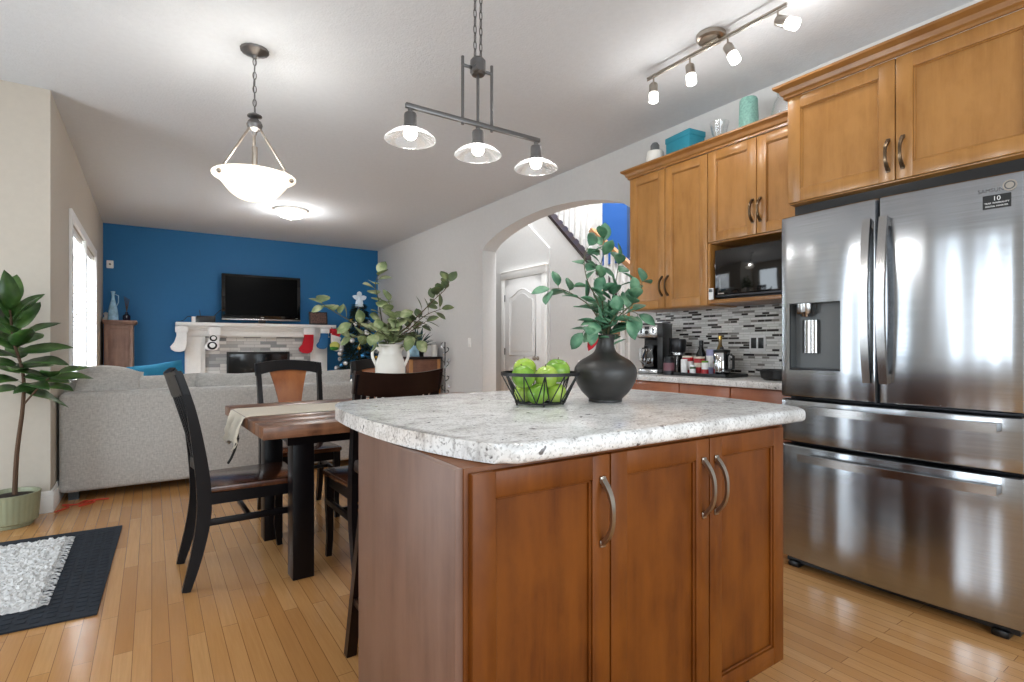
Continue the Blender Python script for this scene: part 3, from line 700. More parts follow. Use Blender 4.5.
# ------------------------------------------------------------------ things on the back counter
CZ = 0.9205
cm = thing('coffee_maker', 'black and silver drip coffee maker at the left end of the back counter', 'coffee maker', (3.03, 2.80, CZ), WALLROT+math.radians(24))
b = MB(); b.box(0.0, 0.19, 0.0, 0.25, 0.0, 0.035, 0.008); b.build('base', M['black'], cm)
b = MB(); b.box(0.005, 0.15, -0.004, 0.0, 0.004, 0.032, 0.002); b.build('base_band', M['steelbar'], cm)
b = MB(); b.box(0.0, 0.19, 0.15, 0.25, 0.034, 0.27, 0.006); b.box(0.145, 0.19, 0.0, 0.16, 0.034, 0.27, 0.006); b.build('column', M['black'], cm)
b = MB(); b.box(0.0, 0.19, 0.0, 0.25, 0.262, 0.375, 0.010); hd = b.build('head', M['black'], cm)
b = MB(); b.box(-0.004, 0.15, -0.008, 0.0, 0.268, 0.362, 0.004); b.box(-0.005, 0.0, 0.0, 0.12, 0.268, 0.362); b.build('fascia', M['steelbar'], hd)
b = MB(); b.lathe([(0.014, 0), (0.013, 0.012), (0, 0.012)], 16, mat=T((0.072, -0.008, 0.305), PI/2, 0, 0)); b.build('dial', M['black'], hd)
for x in (0.022, 0.112): b = MB(); b.box(x, x+0.012, -0.011, -0.008, 0.30, 0.335, 0.002); b.build('button', M['black'], hd)
b = MB(); b.box(0.055, 0.09, -0.010, -0.008, 0.328, 0.35); b.build('display', M['black'], hd)
b = MB(); b.lathe([(0, 0.0), (0.055, 0.0), (0.066, 0.02), (0.066, 0.09), (0.045, 0.135), (0.047, 0.15), (0.043, 0.15), (0.041, 0.135), (0.062, 0.09), (0.062, 0.02), (0.05, 0.004), (0, 0.004)], 24, (0.074, 0.075, 0.037)); cf_ = b.build('carafe', M['amber'], cm)
b = MB(); b.lathe([(0, 0), (0.049, 0), (0.049, 0.022), (0, 0.028)], 20, (0.074, 0.075, 0.187)); b.build('carafe_lid', M['black'], cf_)
b = MB(); b.strip([(0.05, 0.02, 0.19), (0.03, -0.02, 0.185), (0.028, -0.026, 0.10), (0.045, 0.012, 0.07)], (1, 0, 0.1), 0.02, 0.012); b.build('carafe_handle', M['steelbar'], cf_)

gr = thing('coffee_grinder', 'dark coffee grinder with grey hopper right of the coffee maker', 'grinder', (3.17, 2.585, CZ), WALLROT)
b = MB(); b.box(-0.035, 0.075, -0.03, 0.09, 0, 0.14, 0.012); b.build('body', M['black'], gr)
b = MB(); b.lathe([(0.045, 0), (0.052, 0.01), (0.06, 0.085), (0.052, 0.1), (0, 0.1)], 24, (0.02, 0.03, 0.155)); b.build('hopper', M['darksteel'], gr)
b = MB(); b.lathe([(0.05, 0), (0.05, 0.016), (0, 0.016)], 24, (0.02, 0.03, 0.14)); b.build('collar', M['steelbar'], gr)
b = MB(); b.box(0.055, 0.068, -0.034, -0.03, 0.01, 0.13, 0.002); b.build('side_trim', M['steelbar'], gr)
mg = thing('travel_mug', 'small dark glass jar with pink label in front of the grinder', 'jar', (3.055, 2.53, CZ))
b = MB(); b.lathe([(0, 0), (0.036, 0), (0.038, 0.02), (0.036, 0.10), (0.03, 0.112), (0, 0.112)], 20); b.build('body', M['darksteel'], mg)
b = MB(); b.lathe([(0.0385, 0.03), (0.0388, 0.085), (0.0375, 0.085), (0.0375, 0.03)], 20); b.build('label_band', plain('dusky pink label', (126, 84, 92), 0.5), mg)
b = MB(); b.lathe([(0.031, 0.112), (0.031, 0.128), (0, 0.13)], 20); b.build('lid', M['black'], mg)

tr = MB(); tr.box(0, 0.42, 0, 0.24, 0, 0.008, 0.003)
for (x0, x1, y0, y1) in ((0, 0.42, 0, 0.008), (0, 0.42, 0.232, 0.24), (0, 0.008, 0, 0.24), (0.412, 0.42, 0, 0.24)): tr.box(x0, x1, y0, y1, 0.004, 0.022, 0.002)
tro = tr.build('serving_tray', M['black'], None, (3.03, 2.475, CZ), (0, 0, WALLROT)); tag(tro, 'low black tray holding tins and bottles on the back counter', 'tray')
TZ = CZ+0.0085
def can(name, label, cat, loc, r, h, mat, band=None, lid=None, group=None):
    t = thing(name, label, cat, loc, 0, group)
    mb = MB(); mb.lathe([(0, 0), (r*0.96, 0), (r, 0.004), (r, h-0.004), (r*0.96, h), (0, h)], 22); mb.build('body', M[mat], t)
    if band:
        z0, z1, bmn = band; mb = MB(); mb.lathe([(r+0.0005, z0), (r+0.0012, z0), (r+0.0012, z1), (r+0.0005, z1)], 22); mb.build('label_band', M[bmn], t)
    if lid: mb = MB(); mb.lathe([(r*1.02, h), (r*1.02, h+0.012), (0, h+0.013)], 22); mb.build('lid', M[lid], t)
    return t
can('tin_can', 'red tin with cream top at the left of the black tray', 'tin', (3.13, 2.425, TZ), 0.038, 0.115, 'labelred', (0.03, 0.09, 'labelwhite'), 'linen')
can('tin_can', 'slim white paper cup in front of the red tins', 'cup', (3.07, 2.41, TZ), 0.022, 0.105, 'labelwhite')
can('tin_can', 'second red tin behind the white cup on the tray', 'tin', (3.14, 2.338, TZ), 0.036, 0.11, 'labelred', (0.05, 0.08, 'linen'), 'linen')
can('tub', 'lavender tub stacked beside the steel kettle on the tray', 'tub', (3.20, 2.275, TZ), 0.042, 0.16, 'lavender', (0.05, 0.13, 'labelwhite'), 'lavender')
can('jar', 'small red and white spice jar at the front of the tray', 'jar', (3.075, 2.245, TZ), 0.022, 0.085, 'labelwhite', (0.005, 0.04, 'labelred'), 'applegreen')
can('jar', 'little green jar between the cup and the spice jar', 'jar', (3.065, 2.335, TZ), 0.019, 0.055, 'leaffig', (0.01, 0.04, 'labelwhite'), 'labelwhite')
bt = thing('syrup_bottle', 'dark bottle with gold cap at the back of the tray', 'bottle', (3.225, 2.385, TZ))
b = MB(); b.lathe([(0, 0), (0.034, 0), (0.035, 0.01), (0.035, 0.14), (0.014, 0.185), (0.013, 0.215), (0, 0.215)], 20); b.build('body', M['blackgloss'], bt)
b = MB(); b.lathe([(0.0355, 0.03), (0.0362, 0.03), (0.0362, 0.11), (0.0355, 0.11)], 20); b.build('label_band', M['grey'], bt)
b = MB(); b.lathe([(0.015, 0.2), (0.015, 0.235), (0, 0.237)], 16); b.build('cap', M['black'], bt)
bt = thing('oil_bottle', 'tall thin bottle with amber neck behind the lavender tub', 'bottle', (3.30, 2.285, CZ))
b = MB(); b.lathe([(0, 0), (0.028, 0), (0.029, 0.01), (0.029, 0.17), (0.012, 0.215), (0.012, 0.26), (0, 0.262)], 20); b.build('body', plain('amber oil', (120, 96, 52), 0.15), bt)
b = MB(); b.lathe([(0.0135, 0.25), (0.0135, 0.275), (0, 0.277)], 16); b.build('cap', M['gold'], bt)
kt = thing('canister', 'polished steel canister at the right end of the tray', 'canister', (3.13, 2.155, TZ))
b = MB(); b.lathe([(0, 0), (0.052, 0), (0.054, 0.006), (0.054, 0.148), (0.05, 0.154), (0, 0.154)], 28); b.build('body', M['chrome'], kt)
b = MB(); b.lathe([(0.054, 0.154), (0.055, 0.165), (0.05, 0.172), (0.012, 0.174), (0.012, 0.188), (0, 0.19)], 28); b.build('lid', M['black'], kt)
b = MB(); b.strip([(0.0, -0.053, 0.145), (0.0, -0.085, 0.13), (0.0, -0.085, 0.05), (0.0, -0.053, 0.035)], (1, 0, 0), 0.018, 0.008); b.build('handle', M['black'], kt)
pn = thing('baking_dish', 'shallow oval black dish on the counter next to the fridge', 'dish', (3.12, 1.74, CZ))
b = MB(); vs = b.lathe([(0, 0), (0.075, 0), (0.092, 0.012), (0.098, 0.055), (0.104, 0.058), (0.104, 0.062), (0.092, 0.062), (0.086, 0.014), (0, 0.01)], 32)
for v in vs: v.co.y *= 1.35
b.build('body', M['black'], pn)
b = MB(); b.strip([(-0.02, 0.135, 0.055), (0, 0.165, 0.056), (0.02, 0.135, 0.055)], (0, 0, 1), 0.012, 0.01); b.build('handle', M['black'], pn)
oc = thing('outlet_plate', 'double outlet plate with black rockers on the mosaic tiles', 'outlet', (3.4075, 2.13, 1.145), WALLROT)
b = MB(); b.box(0, 0.118, -0.005, 0, -0.058, 0.058, 0.002); b.build('plate', M['labelwhite'], oc)
for x in (0.014, 0.066):
    b = MB(); b.box(x, x+0.038, -0.008, -0.005, -0.036, 0.036, 0.001); b.build('rocker', M['black'], oc)

# things on top of the wall cabinets
UZ = 2.4205
b = MB(); b.box(0, 0.23, 0, 0.15, 0, 0.205, 0.004); bx = b.build('storage_box', M['teal'], None, (3.155, 2.64, UZ), (0, 0, WALLROT-0.12)); tag(bx, 'teal cardboard box on top of the wall cabinets', 'box')
b = MB(); b.box(-0.005, 0.235, -0.005, 0.155, 0.195, 0.235, 0.004); b.build('lid', M['teal'], bx)
gv = thing('aqua_vase', 'aqua embossed ceramic vase on top of the wall cabinets', 'vase', (3.22, 2.02, UZ))
b = MB(); b.lathe([(0, 0), (0.05, 0), (0.056, 0.02), (0.06, 0.16), (0.056, 0.30), (0.05, 0.312), (0.044, 0.31), (0.05, 0.295), (0.054, 0.16), (0.05, 0.02), (0, 0.015)], 32); b.build('body', M['aqua'], gv)
b = MB(); b.lathe([(0, 0), (0.05, 0), (0.075, 0.06), (0.08, 0.13), (0.06, 0.21), (0.04, 0.24), (0.05, 0.27), (0.047, 0.27), (0.037, 0.24), (0.057, 0.21), (0.076, 0.13), (0.071, 0.06), (0.046, 0.005), (0, 0.004)], 28)
o = b.build('glass_vase', M['glass'], None, (3.22, 1.78, UZ)); tag(o, 'clear glass vase on the wall cabinets near the fridge cabinet', 'vase')
b = MB(); b.lathe([(0, 0), (0.03, 0), (0.035, 0.06), (0.02, 0.1), (0.05, 0.17), (0.065, 0.24), (0.062, 0.24), (0.047, 0.17), (0.017, 0.1), (0, 0.09)], 28)
o = b.build('glass_goblet', M['glass'], None, (3.24, 2.25, UZ)); tag(o, 'faint clear glass goblet between the teal box and the aqua vase', 'glass')
wp = thing('white_pot', 'small white pot with grey top at the left end of the cabinet tops', 'pot', (3.22, 2.80, UZ))
b = MB(); b.lathe([(0, 0), (0.06, 0), (0.068, 0.03), (0.07, 0.15), (0.062, 0.2), (0, 0.2)], 24); b.build('body', M['ceramic'], wp)
b = MB(); b.lathe([(0.03, 0.2), (0.034, 0.205), (0.034, 0.25), (0.02, 0.27), (0, 0.27)], 20); b.build('knob', M['grey'], wp)

# ------------------------------------------------------------------ things on the island
IZ = 0.9225
bw = thing('wire_fruit_bowl', 'black wire bowl heaped with green apples on the island', 'bowl', (1.112, 1.475, IZ))
R1, R0, HB = 0.134, 0.085, 0.112
def circ(r, z, n=40): return [(r*math.cos(2*PI*i/n), r*math.sin(2*PI*i/n), z) for i in range(n)]
b = MB(); b.strip(circ(R1, HB-0.004)+[circ(R1, HB-0.004)[0]], (0, 0, 1), 0.011, 0.004); b.build('rim', M['blackwire'], bw)
b = MB(); b.tube(circ(R0, 0.010), 0.003, 8, True); b.build('base_ring', M['blackwire'], bw)
b = MB(); NW = 12
for i in range(NW):
    a0, a1, am = 2*PI*i/NW, 2*PI*(i+1)/NW, 2*PI*(i+0.5)/NW
    P = lambda a, r, z: (r*math.cos(a), r*math.sin(a), z)
    b.tube([P(am, R0, 0.01), P(a0, R1, HB-0.006)], 0.0022, 6); b.tube([P(am, R0, 0.01), P(a1, R1, HB-0.006)], 0.0022, 6)
    if i % 2 == 0: b.tube([P(a0, R0, 0.01), P(a0, R1, HB-0.006)], 0.0022, 6)
for i in range(6): a = PI*i/6; b.tube([(R0*math.cos(a), R0*math.sin(a), 0.01), (-R0*math.cos(a), -R0*math.sin(a), 0.01)], 0.002, 6)
b.build('wire_lattice', M['blackwire'], bw)
b = MB()
for i in range(4): a = PI/4+PI*i/2+0.3; b.tube([(R0*0.95*math.cos(a), R0*0.95*math.sin(a), 0.012), (R0*0.95*math.cos(a), R0*0.95*math.sin(a), 0.0)], 0.004, 8)
b.build('foot', M['blackwire'], bw)
apples = [(-0.037, -0.036, 0.046, 0, 'green apple low at the front left inside the wire bowl'), (0.039, -0.036, 0.046, 1, 'yellowish apple low at the front right inside the wire bowl'),
          (-0.037, 0.040, 0.046, 1, 'apple low at the back left inside the wire bowl'), (0.040, 0.040, 0.046, 0, 'apple low at the back right inside the wire bowl'),
          (-0.074, -0.004, 0.104, 0, 'green apple at the left side of the wire bowl rim'), (-0.022, 0.06, 0.126, 1, 'small yellow green apple heaped at the upper left of the bowl'),
          (0.005, -0.03, 0.102, 1, 'yellow green apple in the middle of the wire bowl'), (0.076, 0.0, 0.120, 0, 'big bright green apple on top at the right of the bowl')]
for i, (x, y, z, k, lab) in enumerate(apples):
    r = 0.0375 if i < 4 else (0.041 if i != 7 else 0.045)
    t = thing('apple', lab, 'apple', (1.112+x, 1.475+y, IZ+z-0.005), random.random()*6, 'green apples in the wire bowl')
    mb = MB(); prof = []
    for q in range(15):
        a = -PI/2+PI*q/14; rr = r*math.cos(a)*(1+0.06*math.sin(a)); zz = r*0.93*math.sin(a)
        if a > 0.9: zz -= r*0.34*((a-0.9)/(PI/2-0.9))**2
        prof.append((max(rr, 0), zz))
    mb.lathe(prof, 22, mat=T((0, 0, 0), random.uniform(-0.5, 0.5), random.uniform(-0.5, 0.5), 0)); mb.build('flesh', M['applegreen' if k == 0 else 'appleyellow'], t)
    if z > 0.09: mb = MB(); mb.tube([(0, 0, r*0.55), (0.003, 0, r*0.8), (0.008, 0, r*1.05)], 0.0016, 6); mb.build('stem', M['stem'], t)
vz = thing('charcoal_vase', 'squat charcoal vase with narrow neck on the island', 'vase', (1.378, 1.432, IZ))
b = MB()
vp = [(0, 0), (0.056, 0), (0.06, 0.004), (0.062, 0.012), (0.085, 0.035), (0.107, 0.072), (0.114, 0.100), (0.110, 0.125), (0.092, 0.148), (0.062, 0.166), (0.042, 0.180), (0.034, 0.198), (0.032, 0.222), (0.036, 0.240), (0.034, 0.243), (0.028, 0.240), (0.026, 0.2), (0.03, 0.17), (0, 0.15)]
def smooth_prof(P, k=3): return catmull(P, k)
b.lathe(smooth_prof(vp), 40); b.build('body', M['vase'], vz, smooth=60)
def branch_plant(name, label, cat, loc, branches, leafmat_, stemmat, leafL, leafW, r0=0.0035, group=None, per=0.03, fold=0.2, droop=0.2, extra=None, shape=0.5, skip=0.25, upb=0.2, seed=1):
    random.seed(seed)
    t = thing(name, label, cat, loc, 0, group); st_ = MB(); lf = MB()
    for pts in branches:
        P = [Vector(p) for p in catmull3(pts, 6)]; n = len(P)
        st_.tube(P, [r0*(1-0.7*i/(n-1)) for i in range(n)], 6)
        acc = 0; sidef = 1; tot = sum((P[i+1]-P[i]).length for i in range(n-1)); run = 0
        for i in range(n-1):
            seg = (P[i+1]-P[i]).length; acc += seg; run += seg
            if run/tot < skip: acc = 0; continue
            if acc >= per:
                acc = 0; sidef = -sidef; tg = (P[i+1]-P[i]).normalized()
                rnd = Vector((random.uniform(-1, 1), random.uniform(-1, 1), random.uniform(-0.5, 0.8)))
                sdv = tg.cross(rnd).normalized()*sidef
                d = (sdv*0.9+tg*0.45+Vector((0, 0, upb)))
                L = leafL*random.uniform(0.75, 1.15)
                b0 = P[i+1]; b1 = b0+d.normalized()*L*0.15; st_.tube([b0, b1], r0*0.3, 4)
                lf.leaf(b1, d, Vector((random.uniform(-0.5, 0.5), random.uniform(-0.9, 0.2), 1)), L, leafW*random.uniform(0.8, 1.15), fold, droop*random.uniform(0.3, 1.5), shape)
        tg = (P[-1]-P[-3]).normalized()
        lf.leaf(P[-1], tg, Vector((random.uniform(-0.5, 0.5), -0.6, 0.8)), leafL, leafW, fold, droop, shape)
    st_.build('branches', stemmat, t); lf.build('foliage', leafmat_, t, solid=0.0006)
    return t
def catmull3(P, k=5):
    out = []
    for i in range(len(P)-1):
        p0, p1, p2, p3 = P[max(i-1, 0)], P[i], P[i+1], P[min(i+2, len(P)-1)]
        for j in range(k):
            t = j/k
            out.append(tuple(0.5*((2*p1[d])+(-p0[d]+p2[d])*t+(2*p0[d]-5*p1[d]+4*p2[d]-p3[d])*t*t+(-p0[d]+3*p1[d]-3*p2[d]+p3[d])*t**3) for d in range(3)))
    out.append(P[-1]); return out
CR = Vector((math.cos(math.radians(34)), -math.sin(math.radians(34)), 0)); CF = Vector((math.sin(math.radians(34)), math.cos(math.radians(34)), 0))
def rel(r, z, f=0.0):   # a spray laid out across the vase: to the right, up, back
    v = CR*r+CF*f; return (v.x, v.y, z)
vb = [[(0, 0, 0.05), rel(-0.006, 0.24, -0.006), rel(-0.02, 0.262, -0.018), rel(-0.036, 0.256, -0.031)],
      [(0, 0, 0.05), rel(-0.005, 0.24), rel(-0.03, 0.36, -0.02), rel(-0.07, 0.44, -0.03), rel(-0.08, 0.52, -0.02), rel(-0.06, 0.57)],
      [(0, 0, 0.05), rel(-0.006, 0.24), rel(-0.05, 0.34), rel(-0.11, 0.39, 0.02), rel(-0.16, 0.415, 0.03), rel(-0.20, 0.415, 0.03)],
      [(0, 0, 0.05), rel(0.0, 0.24), rel(-0.01, 0.36), rel(-0.02, 0.46), rel(-0.005, 0.54, 0.02), rel(0.0, 0.59, 0.02)],
      [(0, 0, 0.05), rel(0.008, 0.24), rel(0.03, 0.35, 0.03), rel(0.05, 0.45, 0.05), rel(0.06, 0.52, 0.05)],
      [(0, 0, 0.05), rel(0.010, 0.24), rel(0.05, 0.31), rel(0.10, 0.36, -0.02), rel(0.125, 0.40, -0.02), rel(0.135, 0.44)],
      [(0, 0, 0.05), rel(0.010, 0.24, 0.005), rel(0.05, 0.30, 0.03), rel(0.10, 0.33, 0.04), rel(0.13, 0.32, 0.03)],
      [(0, 0, 0.05), rel(-0.008, 0.24, -0.005), rel(-0.03, 0.29, -0.04), rel(-0.06, 0.285, -0.06), rel(-0.09, 0.25, -0.06)],
      [(0, 0, 0.05), rel(0.006, 0.24, -0.008), rel(0.02, 0.30, -0.05), rel(0.04, 0.32, -0.08), rel(0.06, 0.29, -0.09)]]
vpl = branch_plant('leafy_branches', 'green leafy branches standing in the charcoal vase', 'branches', (1.378, 1.432, IZ), vb, M['leafvase'], M['greenstem'], 0.072, 0.047, 0.0034, per=0.017, skip=0.42, seed=5)
b = MB(); p0 = Vector(rel(-0.034, 0.258, -0.03)); b.leaf(p0, CR*-0.42+Vector((0, 0, -1)), -CF, 0.080, 0.034, 0.15, 0.1); b.build('red_bud', M['red'], vpl, solid=0.003)

# ------------------------------------------------------------------ pendants
lp = thing('linear_pendant', 'three-shade dark metal bar pendant hanging over the island', 'pendant light', (0.966, 1.65, H))
zb = 1.917-H
b = MB(); b.box(-0.275, 0.275, -0.007, 0.007, zb-0.008, zb+0.008, 0.002); b.build('bar', M['pewter'], lp)
for x in (-0.062, 0.058):
    b = MB(); b.tube([(x, 0, zb-0.015), (x, 0, zb+0.225)], 0.0055, 10); b.build('rod', M['pewter'], lp)
b = MB(); b.tube([(0, 0, zb), (0, 0, zb+0.19)], 0.0055, 10); b.build('rod', M['pewter'], lp)
b = MB(); b.lathe([(0, 0), (0.022, 0), (0.028, 0.008), (0.028, 0.05), (0.02, 0.06), (0, 0.06)], 24, (0, 0, zb+0.175)); b.tube([(-0.062, 0, zb+0.195), (0.058, 0, zb+0.195)], 0.006, 8); b.lathe([(0, 0), (0.014, 0.0), (0.014, 0.03), (0, 0.03)], 14, mat=T((-0.02, -0.015, zb+0.185), PI/2, 0.5, 0)); b.build('hub', M['pewter'], lp)
def chain(mb, x, y, z0, z1, link=0.036, w=0.010, r=0.0021):
    n = int((z1-z0)/(link*0.78)); st_ = (z1-z0)/n
    for i in range(n):
        z = z0+(i+0.5)*st_; pts = []
        for k in range(12):
            a = 2*PI*k/12; dx = w/2*math.cos(a); dz = math.sin(a)*(link/2-w/2)+(link/2-w/2)*0.35*(1 if math.sin(a) > 0 else -1)*abs(math.sin(a))
            pts.append((x+dx, y, z+dz) if i % 2 else (x, y+dx, z+dz))
        mb.tube(pts, r, 6, True)
for x in (-0.012, 0.012):
    b = MB(); chain(b, x, 0, zb+0.235, -0.025); b.build('chain', M['pewter'], lp)
b = MB(); b.lathe([(0, -0.03), (0.03, -0.028), (0.065, -0.01), (0.068, 0), (0, 0)], 28); b.build('canopy', M['pewter'], lp)
for i, x in enumerate((-0.258, 0.0, 0.258)):
    b = MB(); b.lathe([(0, -0.010), (0.008, -0.010), (0.008, -0.018), (0.019, -0.024), (0.021, -0.03), (0.021, -0.066), (0.028, -0.070), (0.03, -0.078), (0.0, -0.078)], 20, (x, 0, zb)); so = b.build('socket', M['pewter'], lp)
    b = MB(); b.lathe([(0.022, -0.074), (0.042, -0.081), (0.064, -0.092), (0.083, -0.108), (0.084, -0.112), (0.080, -0.111), (0.062, -0.096), (0.041, -0.085), (0.022, -0.078)], 36, (x, 0, zb)); b.build('shade', M['shadeglass'], lp)
    b = MB(); b.sphere((x, 0, zb-0.092), 0.022, (1, 1, 0.85)); b.build('bulb', M['bulb'], so)
    point('pendant_bulb_light', (0.966+x, 1.65, 1.917-0.135), 3.0, 0.03)

bp = thing('bowl_pendant', 'alabaster glass bowl pendant on a chain over the dining table', 'pendant light', (0.50, 3.44, H))
b = MB(); b.lathe([(0, -0.05), (0.012, -0.05), (0.016, -0.035), (0.035, -0.03), (0.055, -0.018), (0.075, -0.012), (0.078, 0), (0, 0)], 32, ribs=16, amp=0.02); b.build('canopy', M['pewter'], bp)
b = MB(); chain(b, 0, 0, -0.37, -0.05, 0.05, 0.018, 0.003); b.tube([(0.006, 0.004, -0.37), (-0.006, 0, -0.2), (0.004, 0.004, -0.05)], 0.002, 6); b.build('chain', M['pewter'], bp)
b = MB(); b.lathe([(0, -0.365), (0.012, -0.37), (0.04, -0.385), (0.04, -0.392), (0.015, -0.4), (0.036, -0.42), (0.044, -0.44), (0.036, -0.465), (0.015, -0.48), (0.01, -0.50), (0, -0.50)], 24); b.build('hub', M['pewter'], bp)
for k in range(3):
    a = math.radians(-34)+2*PI*k/3
    b = MB(); b.tube([(0.03*math.cos(a), 0.03*math.sin(a), -0.46), (0.208*math.cos(a), 0.208*math.sin(a), -0.755)], 0.0065, 8); b.sphere((0.216*math.cos(a), 0.216*math.sin(a), -0.766), 0.013); b.build('arm', M['nickel'], bp)
b = MB(); b.lathe(catmull([(0.225, -0.742), (0.22, -0.752), (0.186, -0.772), (0.165, -0.80), (0.12, -0.85), (0.065, -0.878), (0.0, -0.888)], 4)+catmull([(0.0, -0.880), (0.065, -0.870), (0.115, -0.843), (0.157, -0.797), (0.181, -0.765), (0.217, -0.744), (0.225, -0.742)], 4), 48); b.build('bowl_shade', M['bowlglass'], bp, smooth=60)
b = MB(); b.lathe([(0, -0.50), (0.006, -0.50), (0.006, -0.56), (0.016, -0.57), (0.016, -0.66), (0.006, -0.70), (0, -0.70)], 14); b.build('socket_stem', M['nickel'], bp)
point('bowl_pendant_light', (0.50, 3.44, H-0.66), 14, 0.05)
fl = thing('flush_ceiling_light', 'glowing dome light flush on the living room ceiling', 'ceiling light', (1.47, 7.22, H))
b = MB(); b.lathe([(0, 0), (0.21, 0), (0.215, -0.012), (0.2, -0.022), (0, -0.022)], 36); b.build('base', M['white'], fl)
b = MB(); b.lathe([(0.195, -0.02), (0.185, -0.045), (0.14, -0.085), (0.07, -0.105), (0, -0.11)], 36); b.build('dome_shade', M['flushglass'], fl)
b = MB(); b.lathe([(0, -0.135), (0.008, -0.13), (0.006, -0.118), (0.012, -0.11), (0, -0.108)], 12); b.build('finial', M['nickel'], fl)
point('flush_light_glow', (1.47, 7.22, H-0.16), 26, 0.12)

tl = thing('track_light', 'ceiling track light with four lit spot heads above the kitchen cabinets', 'track light', (2.586, 1.85, H))
b = MB(); b.lathe([(0, -0.035), (0.065, -0.033), (0.078, -0.022), (0.08, 0), (0, 0)], 32); b.box(-0.012, 0.012, -0.05, 0.05, -0.05, -0.033, 0.003); b.build('canopy', M['nickel'], tl)
b = MB(); b.tube([(0, -0.43, -0.052), (0, 0.46, -0.052)], 0.007, 10); b.tube([(0, -0.43, -0.066), (0, 0.46, -0.066)], 0.004, 8); b.build('rail', M['nickel'], tl)
for (y, rx, ry) in ((0.41, 0.05, 0.05), (0.14, 0.12, 0.0), (-0.105, 0.42, -0.1), (-0.385, 0.95, -0.25)):
    b = MB(); b.tube([(0, y, -0.06), (0, y, -0.115)], 0.005, 8); m_ = T((0, y, -0.112), -rx, ry, 0)
    b.lathe([(0, 0.008), (0.022, 0.006), (0.026, 0), (0.026, -0.056), (0, -0.056)], 20, mat=m_); hd = b.build('spot_head', M['nickel'], tl)
    b = MB(); b.lathe([(0.0, -0.054), (0.027, -0.054), (0.029, -0.058), (0.029, -0.104), (0.026, -0.108), (0, -0.108)], 20, mat=m_); b.build('glass_shade', M['trackglass'], hd)
    p = m_ @ Vector((0, 0, -0.135)); point('track_spot_light', (2.586+p.x, 1.85+p.y, H+p.z), 2.6, 0.03)

# ------------------------------------------------------------------ dining
tb = thing('dining_table', 'rustic brown plank dining table with thick dark legs', 'table', (0.40, 2.52, 0), math.radians(2.0))
TL, TD, TH = 1.62, 1.08, 0.77
b = MB()
for k in range(6): b.box(0, TL, k*TD/6+0.0006, (k+1)*TD/6-0.0006, TH-0.055, TH, 0.003)
b.build('tabletop', M['tabletop'], tb)
b = MB()
for (x0, x1, y0, y1) in ((0.14, TL-0.14, 0.17, 0.20), (0.14, TL-0.14, TD-0.20, TD-0.17), (0.16, 0.19, 0.2, TD-0.2), (TL-0.19, TL-0.16, 0.2, TD-0.2)): b.box(x0, x1, y0, y1, TH-0.12, TH-0.055)
b.build('apron', M['dark'], tb)
for (x, y) in ((0.215, 0.225), (0.215, TD-0.215), (TL-0.215, 0.225), (TL-0.215, TD-0.215)):
    b = MB(); b.box(x-0.05, x+0.05, y-0.05, y+0.05, 0, TH-0.056, 0.004); b.build('leg', M['dark'], tb)
# runner
b = MB(); rows = []
xs = [1.55, 1.2, 0.9, 0.6, 0.3, 0.1, 0.02, -0.008, -0.014]; zs = [TH+0.002]*6+[TH+0.002, TH-0.006, TH-0.03]
for q in range(1, 6): xs.append(-0.016-0.004*q*(1 if q % 2 else 0.4)); zs.append(TH-0.03-q*0.024)
NY = 14
for i, (x, z) in enumerate(zip(xs, zs)):
    row = []
    for j in range(NY+1):
        y = 0.42+0.40*j/NY; dz = 0; dx = 0
        if z < TH-0.01: dx = -0.012*(1+math.sin(j*1.3))*min(1, (TH-z)/0.08); dz = -0.02*math.sin(j*0.9)*(TH-z)/0.15
        row.append(b.bm.verts.new((x+dx, y+0.01*math.sin(x*3), z+dz)))
    rows.append(row)
for A, B in zip(rows[:-1], rows[1:]):
    for j in range(NY): b._face([A[j], A[j+1], B[j+1], B[j]])
rn = b.build('table_runner', M['linen'], None, (0.40, 2.52, 0.0015), (0, 0, math.radians(2.0)), solid=0.0022); tag(rn, 'cream table runner draped over the left end of the dining table', 'runner')
b = MB(); b.tube([(-0.03, 0.43, TH-0.10), (-0.045, 0.435, TH-0.16), (-0.06, 0.44, TH-0.20), (-0.075, 0.44, TH-0.225)], 0.006, 8); b.tube([(-0.028, 0.455, TH-0.07), (-0.03, 0.45, TH-0.12)], 0.005, 8); b.build('tie', M['black'], rn)

